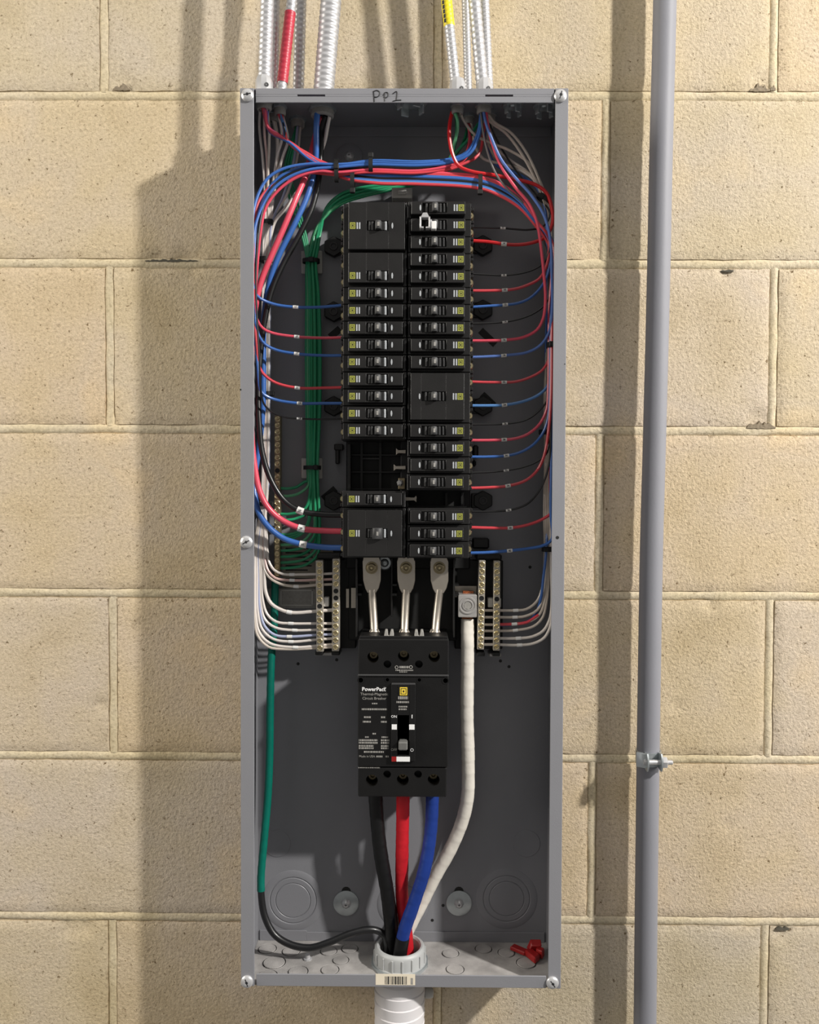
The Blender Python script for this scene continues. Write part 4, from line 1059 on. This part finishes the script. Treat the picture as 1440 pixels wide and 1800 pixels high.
# neutrals on the right
GWR = 'neutral wires to the right neutral bars'
def wr(k, top, off, mid, ends, col, r, lab, mark):
    global last_wire
    pts = [con(*k)] + top + [(961 + off, 365, 40), (965 + off, 430, 38), (965 + off, 520, 36), (963 + off, 610, 36)] + mid + ends
    last_wire = wire('neutral_wire', col, r, pts, lab, GWR, 'wire', mark)
    if 'red taped' in lab:
        g = MB(); g.tube([W(947, 1081, 40.2), W(926, 1094, 40), W(909, 1096.7, 39)], .00178, 8); g.build('red_tape', 'w_red', last_wire)
        g = MB(); g.tube([W(899, 1097.3, 39), W(870, 1098, 39)], .00178, 8); g.build('red_tape', 'w_red', last_wire)
wr(('h', 3, 0), [(868, 214, 55), (898, 233, 48), (924, 266, 44), (946, 312, 42)], 0, [(958, 690, 36), (959, 790, 37), (957, 900, 38)], [(958, 975, 39), (953, 1035, 39), (943, 1058, 39), (925, 1071, 39), (906, 1073, 39), (870, 1073, 39), (846, 1073, 38)], 'dwhite', 1.6, 'pale neutral wire, uppermost of those entering the right bars', (906, 1073))
wr(('h', 0, 1), [(862, 214, 55), (890, 235, 48), (918, 272, 44), (942, 318, 42)], -2, [(960, 690, 37), (961, 790, 38), (960, 900, 39)], [(961, 975, 40), (956, 1045, 40), (945, 1072, 40), (924, 1083, 40), (905, 1085, 39), (870, 1085, 39), (846, 1085, 38)], 'dwhite', 1.6, 'pale neutral wire, second of those entering the right bars', (905, 1085))
wr(('f', 3, 0), [(813, 208, 55), (834, 236, 50), (862, 251, 46), (895, 264, 44), (930, 287, 42), (950, 320, 40)], 2, [(964, 690, 38), (964, 790, 39), (963, 900, 40)], [(963, 985, 41), (957, 1060, 41), (946, 1083, 40), (926, 1094, 40), (904, 1097, 39), (870, 1098, 39), (846, 1098, 38)], 'dwhite', 1.6, 'neutral wire with a red taped end, third of those entering the right bars', (904, 1097))
wr(('i', 0, 0), [(858, 250, 36), (880, 285, 34), (920, 298, 34), (946, 320, 36)], 1, [(966, 690, 38), (965, 790, 38), (965, 900, 40)], [(966, 990, 41), (960, 1062, 41), (953, 1087, 40), (938, 1101, 40), (906, 1108, 39), (870, 1109, 39), (846, 1109, 38)], 'dwhite', 1.55, 'pale neutral wire, fourth of those entering the right bars', (906, 1108))
wr(('g', 2, 0), [(838, 262, 34), (850, 279, 32), (890, 290, 32), (930, 308, 34), (950, 330, 37)], 3, [(967, 690, 39), (967, 790, 40), (968, 900, 42)], [(969, 990, 44), (970, 1065, 43), (966, 1090, 42), (955, 1109, 41), (936, 1119, 40), (911, 1122, 39), (870, 1122, 39), (846, 1122, 38)], 'white', 1.7, 'pale neutral wire, fifth of those entering the right bars', (911, 1122))
wr(('i', 3, 2), [(866, 250, 34), (895, 280, 33), (928, 303, 34), (948, 330, 36)], 5, [(969, 690, 40), (969, 790, 42), (971, 900, 45)], [(972, 990, 46), (972, 1070, 45), (968, 1100, 43), (957, 1121, 42), (938, 1131, 40), (913, 1134, 39), (870, 1133, 39), (846, 1133, 38)], 'white', 1.7, 'lowest pale neutral wire entering the right bars', (913, 1134))
wr(('i', -2, 0), [(856, 255, 32), (872, 290, 30), (910, 305, 31), (942, 328, 34)], -3, [(961, 690, 33), (963, 790, 34), (962, 900, 34)], [(960, 972, 45), (955, 1018, 45), (952, 1046, 43), (945, 1072, 37), (932, 1090, 33), (900, 1098, 32), (846, 1098, 32)], 'blue', 1.6, 'dark blue wire tucked among the pale wires at the right wall', None)

# green grounding bundle
GG = 'green grounding wires gathered in the bundle'
ENDS = [858, 871, 903, 913, 957, 967, 978, 988, 998]
for i, ye in enumerate(ENDS):
    o = -9 + i * 2.4; hh = 15 + (i % 3) * 3.4
    oo = (4 - i) * 2.2
    src = [con('f', -2, 2), (803, 228, 52), (796, 268, 44), (772, 302, 34)] if i % 2 else [con('g', 0, 0), (815, 250, 34), (796, 278, 32), (770, 306, 28)]
    pts = src + [(730, 322 + oo * .3, 24), (690, 329 + oo * .5, 22), (640, 337 + oo * .9, 22 + i % 3 * 2), (600, 350 + oo, 22 + i % 3 * 2), (574, 372 + oo * .8, 20 + i % 2 * 3), (560 - oo * .5, 402, 19 + i % 2 * 3), (552 - oo * .8, 435, hh), (547 + o * .8, 459, hh), (549 + o * 1.1, 520, hh), (550 + o * 1.3, 620, hh), (550 + o * 1.2, 730, hh), (549 + o * .9, 822, hh)]
    if ye < 950: pts += [(549 + o, (822 + ye) / 2 + 6, hh), (540 + o * .5, ye - 11, hh), (522, ye - 2, hh), (505, ye + 1, 20), (490, ye, 20)]
    else: pts += [(551 + o * .9, 880, hh), (552 + o, 930, hh), (548 + o, ye - 22, hh), (532 + o * .5, ye - 5, hh), (512, ye, 20), (490, ye + 1, 20)]
    wire('grounding_wire', 'lgreen' if i in (1, 4) else 'green', 1.75, pts, 'green grounding wire in the bundle, %s down of the nine ends on the ground bar' % ORD[i], GG)
for i in range(3):
    wire('grounding_wire', 'green', 1.5, [con('d', -2 + i, 4), (500 + i * 5, 300, 16), (508 + i * 6, 345, 16), (524 + i * 4, 390, 17), (535 + i * 3, 430, 18), (540 + i * 2, 459, 20), (545 + i, 540, 21), (546 + i, 700, 21), (545 + i * 2, 822, 21), (546 + i * 2, 870, 20), (538, 925 + i * 3, 19), (515, 938 + i * 4, 19), (490, 940 + i * 4, 20)],
         'green grounding wire coming from the upper left corner, %s of three' % ['left', 'middle', 'right'][i], 'green grounding wires from the upper left')
for i, pts in enumerate([[con('f', -4, 0), (804, 210, 60), (804, 232, 56), (797, 258, 52), (790, 285, 44), (770, 296, 38)], [con('i', -3, 0), (843, 216, 38), (826, 242, 44), (806, 264, 46), (790, 282, 42), (768, 294, 36)]]):
    wire('grounding_wire', 'green' if i else 'lgreen', 1.8, pts, ['olive green wire hanging from the yellow-taped cable fitting', 'green wire slanting down left between the two right cable fittings'][i], 'green wires at the upper right')
wire('branch_wire', 'red', 1.7, [con('i', -4, -3), (849, 240, 44), (845, 265, 46), (835, 278, 48), (815, 288, 50), (790, 298, 52), (740, 306, 52), (680, 306, 53), (640, 303, 55), (600, 306, 54)], 'dark red wire looping under the right cable fittings into the harness', 'harness wires')

# ------------------------------------------------------------------ thick feeder cables
GM = 'thick taped main cables'
def cab(name, mat, r, pts, lab): 
    return wire(name, None, r, pts, lab, GM, 'cable', mat='tape_' + mat, rf=lambda L, u: r * mm + .00030 * ((L / .017) % 1) + .00012 * math.sin(L * 90))
FZ = lambda x, h, z: Vector((x, -h * mm, z))
bx = W(703, 1663, 50).x
cab('main_cable', 'black', 8.2, [W(660, 1385, 52), W(661, 1410, 52), W(668, 1490, 52), W(681, 1570, 50), W(688, 1630, 46), FZ(bx - .0095, 42, ZB + .004), FZ(bx - .010, 42, ZB - .10)], 'thick black cable leaving the main breaker at the left')
cab('main_cable', 'red', 7.6, [W(708.5, 1385, 52), W(708.5, 1410, 52), W(707, 1500, 50), W(707, 1580, 44), W(713, 1630, 42), FZ(bx + .0095, 42, ZB + .004), FZ(bx + .0105, 42, ZB - .10)], 'thick red cable leaving the main breaker in the middle')
blue_c = cab('main_cable', 'blue', 7.4, [W(760, 1385, 54), W(760, 1410, 55), W(757, 1465, 58), W(746, 1530, 62), W(727, 1590, 62), W(710, 1640, 62), FZ(bx - .001, 61, ZB + .004), FZ(bx, 60, ZB - .10)], 'thick blue cable leaving the main breaker at the right')
g = MB(); g.tube([W(708, 1648, 62), FZ(bx - .001, 61, ZB + .004), FZ(bx, 60, ZB - .06)], .0081, 16); g.build('bare_end', 'tape_black', blue_c)['label'] = 'black insulation below the blue tape'
cab('main_cable', 'white', 7.8, [W(822, 1088, 37), W(822, 1150, 40), W(821, 1250, 40), W(823, 1340, 38), W(822, 1400, 34), W(812, 1445, 30), W(792, 1492, 26), W(768, 1535, 24), W(745, 1580, 24), W(722, 1625, 28), FZ(bx, 32, ZB + .006), FZ(bx, 34, ZB - .10)], 'thick white taped neutral cable curving down from the square lug')
gc = wire('ground_cable', None, 4.1, [W(484, 1020, 22), W(483, 1060, 26), W(481, 1110, 30), W(477, 1160, 34), W(475, 1250, 36), W(474, 1330, 36), W(471, 1400, 38), W(464, 1480, 42), W(459, 1540, 44), W(460, 1580, 46), W(466, 1612, 48), W(482, 1642, 50), W(510, 1660, 52), W(545, 1666, 54), W(580, 1656, 54), W(620, 1640, 52), W(655, 1634, 48), W(676, 1645, 44), FZ(bx - .016, 50, ZB + .004), FZ(bx - .016, 52, ZB - .08)], 'black ground cable with green tape hanging at the left side', None, 'cable', mat='w_black')
g = MB(); g.tube([W(484, 1020, 22), W(483, 1060, 26), W(481, 1110, 30), W(477, 1160, 34), W(475, 1250, 36), W(474, 1330, 36), W(471, 1400, 38), W(464, 1480, 42), W(459, 1540, 44), W(459, 1566, 45.5)], .0046, 14, .004, lambda L, u: .0046 + .00012 * math.sin(L * 500))
g.build('green_tape', 'tape_green', gc)['label'] = 'dark green tape'

# ------------------------------------------------------------------ cable ties and mounts
def tie(px, py, h, across, a, bdepth, label, wdt=.0024, head=(0, 1), tail=0):
    c = W(px, py, h); ac = Vector((math.cos(across), 0, -math.sin(across))); axl = Vector((-ac.z, 0, ac.x)); dp = Vector((0, -1, 0))
    e = empty('cable_tie', c, label, 'cable tie', 'black cable ties')
    b = MB(); n = 24; R_ = []
    for i in range(n):
        t = 2 * math.pi * i / n
        o = ac * (a * mm * math.cos(t)) + dp * (bdepth * mm * math.sin(t)); k = 1 + .0010 / (o.length)
        R_.append([b._v(c + o + axl * wdt), b._v(c + o * k + axl * wdt), b._v(c + o * k - axl * wdt), b._v(c + o - axl * wdt)])
    for i in range(n):
        A, B = R_[i], R_[(i + 1) % n]
        for k in range(4): b.bm.faces.new([A[k], A[(k + 1) % 4], B[(k + 1) % 4], B[k]])
    b.build('strap', 'dull', e)
    hc = c + ac * (a * mm * head[0]) + dp * (bdepth * mm * head[1])
    part('tie_head', 'dull', e, lambda b: b.obox(hc, ac * .0030, dp * .0026, axl * .0030, .0008))
    if tail: part('tie_tail', 'blk', e, lambda b: b.obox(hc + dp * tail * mm / 2 * .6 , ac * .0006, dp * tail * mm / 2, axl * .0020))
V90 = math.pi / 2
tie(592, 300, 58, V90, 12.5, 5.5, 'cable tie at the left end of the top wire harness', head=(-.2, .95))
tie(652, 289, 57, V90, 8.5, 5, 'small cable tie with its head above the top harness', head=(-1.1, .5))
tie(620, 317, 54, V90, 11.5, 6, 'cable tie with its round head hanging over the green wires', head=(1.1, .4))
tie(844, 322, 54, V90, 10.5, 6, 'cable tie at the right end of the top wire harness', head=(1.05, .4))
tie(547, 459, 19, 0, 9.5, 7, 'upper cable tie around the green bundle', head=(.1, 1))
tie(549, 822, 19, 0, 9.8, 7, 'lower cable tie around the green bundle', head=(.5, .9))
tie(471, 391, 29, .1, 6, 5, 'cable tie around the white wires near the upper left', head=(.6, .8))
tie(468, 457, 34, 0, 6.5, 8, 'cable tie half hidden behind the thick red wire', head=(-.8, .4))
tie(471, 692, 27, 0, 6, 6, 'cable tie around the white wires above the ground bar', head=(.9, .6))
tie(467, 886, 29, 0, 7.5, 6, 'cable tie behind the thick red wire beside the ground bar', head=(.9, .5))
tie(970, 607, 56, 0, 5, 9, 'round black tie on the right wires halfway up the flange', head=(-.3, 1), wdt=.0030)
tie(962, 760, 44, 0, 8, 8, 'cable tie behind the wires at the lower right', head=(-.9, .4), wdt=.003)
tie(965, 965, 43, 0, 7.5, 6, 'cable tie gathering the pale wires at the lowest right breaker', head=(-.5, .9), wdt=.003)
tie(957, 351, 42, .6, 9, 6, 'cable tie on the pale wires in the upper right bend', head=(-.5, .8), wdt=.0025)
for (x0, x1, y0, y1), lab in [((530, 567, 442, 482), 'pale square tie mount behind the upper part of the green bundle'), ((530, 567, 806, 842), 'pale square tie mount behind the lower part of the green bundle'), ((689, 725, 331, 349), 'pale tie mount above the breakers under the harness')]:
    yc = (y0 + y1) / 2; hh = 4 if x0 < 600 else 26
    tm = part('tie_mount', 'offw', None, lambda b: (b.box(X(x0, hh, yc), X(x1, hh, yc), Z(y1, hh), Z(y0, hh), .0025, hh * mm + .0025, .0008), ))
    tag(tm, lab, 'tie mount', 'pale tie mounts')
    c = W((x0 + x1) / 2, yc, hh)
    part('mount_saddle', 'offw', tm, lambda b: b.box(c.x - .005, c.x + .005, c.z - .003, c.z + .003, hh * mm + .002, hh * mm + .006, .0008))

# ------------------------------------------------------------------ bottom entry
bcx = bx; BH = .050
zr = W(703, 1685, 80).z
pb = empty('conduit_bushing', (bcx, -BH, ZB + TH), 'round grey plastic conduit bushing standing on the enclosure floor', 'bushing')
def bush(b):
    H0 = zr - (ZB + TH)
    b.lathe((bcx, -BH, ZB + TH), (0, 0, 1), [(.002, .0315), (H0 * .18, .0318), (H0 * .2, .0300), (H0 * .82, .0300), (H0 * .93, .0292), (H0, .0272), (H0, .0252), (H0 * .9, .0236), (0.002, .0236), (.002, .0315)], 40, False)
part('bushing_ring', 'gpvc', pb, bush)
for i in range(16):
    t = 2 * math.pi * i / 16 + .12; d = Vector((math.cos(t), math.sin(t), 0)); n = Vector((-d.y, d.x, 0)); H0 = zr - (ZB + TH)
    part('grip_rib', 'gpvc', pb, lambda b: b.obox(Vector((bcx, -BH, ZB + TH + H0 * .5)) + d * .0302, d * .0010, n * .0009, Vector((0, 0, H0 * .32)), .0003))
part('locknut', 'zinc', pb, lambda b: b.lathe((bcx, -BH, ZB + TH), (0, 0, 1), [(0, .0345), (.003, .0345), (.0034, .033), (.0034, .024), (0, .024)], 12, False))
pc = empty('pvc_conduit', (bcx, -BH, ZB - .16), 'white tape-wrapped conduit below the enclosure', 'conduit')
def wrap(b):
    prof = [(0, .0292), (-.004, .0292), (-.004, .0300), (-.010, .0305), (-.011, .0290), (-.013, .0300)]
    z = -.013
    for k in range(40):
        prof += [(z - .001, .0306 - min(k, 8) * .0002), (z - .0125, .0296 - min(k, 8) * .0002), (z - .0128, .0290 - min(k, 8) * .0002)]; z -= .0130
    b.lathe((bcx, -BH, ZB - .0005), Vector((.0, .03, 1)), prof, 36)
part('wrapped_tape', 'pvc', pc, wrap, angle=25)
cl = W(757, 1745, 45)
part('strap_lug', 'offw', pc, lambda b: (b.lathe((cl.x - .006, -.045, cl.z), (1, 0, 0), [(0, .0065), (.006, .0065), (.009, .005), (.010, 0)], 12), b.box(cl.x - .022, cl.x - .002, cl.z - .004, cl.z + .004, .040, .050, .001)))

# red plastic piece lying on the floor of the box
rp = W(930, 1672, 45)
rpe = empty('red_plastic_clip', (rp.x, -.040, ZB + TH + .0006), 'dark red plastic clip lying in the lower right corner of the enclosure', 'plastic clip')
ZF = ZB + TH + .0012
def onfloor(px, py, up=0.0):
    d = FW + R2 * ((px - 720) / F_PX) - U2 * ((py - 900) / F_PX); t = (ZF + up) / d.z; return CAM + d * t
A, B = onfloor(900, 1664, .003), onfloor(926, 1675, .003)
dv = (B - A); L_ = dv.length / 2; dv.normalize(); sd = Vector((-dv.y, dv.x, 0))
part('clip_stem', 'redpl', rpe, lambda b: b.obox((A + B) / 2, dv * L_, sd * .0048, Vector((0, 0, .0024)), .001))
C_ = onfloor(936, 1679, .004)
part('clip_jaw', 'redpl', rpe, lambda b: b.obox(C_, (dv + sd * -.4).normalized() * .0105, sd * .0060, Vector((0, 0, .0040)), .0015))
D_ = onfloor(943, 1668, .008)
part('clip_hook', 'redpl', rpe, lambda b: (b.obox(D_ + Vector((-.002, .004, .001)), Vector((.0065, 0, 0)), Vector((0, .004, .002)), Vector((.002, -.002, .006)), .001)))
part('clip_tip', 'redpl', rpe, lambda b: b.obox(D_ + Vector((.004, -.004, -.002)), Vector((.0035, -.003, 0)), Vector((.002, .004, 0)), Vector((0, 0, .0050)), .001))

# ------------------------------------------------------------------ rigid conduit on the right
RC = [(1171, -160), (1169, 0), (1162, 280), (1158, 480), (1151, 760), (1145.5, 960), (1142, 1160), (1139.5, 1330), (1136.5, 1560), (1134, 1800), (1132, 1960)]
hp = 30
rcd = tag(part('rigid_conduit', 'pipe', None, lambda b: b.tube([W(x, y, hp) for x, y in RC], .0134, 28, .01)), 'long grey painted steel conduit running up the wall right of the panel', 'conduit')
ck = W(1140, 1330, hp)
clp = empty('conduit_clamp', (ck.x, 0, ck.z), 'zinc conduit clamp with a cross bolt on the grey conduit', 'clamp')
zc_ = ck.z
def band(b):
    n = 18; R_ = []
    for i in range(n + 1):
        t = math.radians(-20 + 265 * i / n + 150)
        for_ = Vector((math.cos(t), math.sin(t), 0))
        R_.append([b._v(Vector((ck.x, -hp * mm, zc_ + s_)) + for_ * rr) for s_, rr in ((-.008, .0136), (-.008, .0150), (.008, .0150), (.008, .0136))])
    for A_, B_ in zip(R_, R_[1:]):
        for k in range(4): b.bm.faces.new([A_[k], A_[(k + 1) % 4], B_[(k + 1) % 4], B_[k]])
    b.bm.faces.new(R_[0]); b.bm.faces.new(R_[-1])
part('clamp_band', 'zinc', clp, band)
xa, xb2 = W(1137.5, 1330, 50).x, W(1162, 1330, 50).x
def earp(x, d):
    p = [(.041, -.009), (.053, -.0105), (.0575, -.004), (.0575, .004), (.053, .0105), (.041, .009)]
    def f(b):
        A_ = [b._v((x - .0009, -h, zc_ + z)) for h, z in p]; B_ = [b._v((x + .0009, -h, zc_ + z)) for h, z in p]
        b.bm.faces.new(A_); b.bm.faces.new(B_)
        for i in range(6): b.bm.faces.new([A_[i], A_[(i + 1) % 6], B_[(i + 1) % 6], B_[i]])
    return f
part('clamp_ear', 'zinc', clp, earp(xa, -1)); part('clamp_ear', 'zinc', clp, earp(xb2, 1))
xw = W(1120, 1330, 47).x
part('clamp_plate', 'zinc', clp, lambda b: b.obox(((xw + xa) / 2, -.0465, zc_ + .001), Vector(((xa - xw) / 2, -.0035, 0)), Vector((.0001, .0008, 0)), Vector((0, 0, .0088)), .0008))
xe = W(1183, 1330, 51).x
part('clamp_bolt', 'bright', clp, lambda b: b.lathe((xa - .004, -.0510, zc_), (1, 0, 0), [(0, .0030), (.003, .0032), (.004, .0030), (xe - xa + .003, .0028), (xe - xa + .004, .002)], 14))
part('clamp_nut', 'bright', clp, lambda b: b.lathe((xb2 + .0009, -.0510, zc_), (1, 0, 0), [(0, .0068), (.0005, .0070), (.005, .0070), (.0058, .0060), (.0058, .0028)], 6), angle=20)
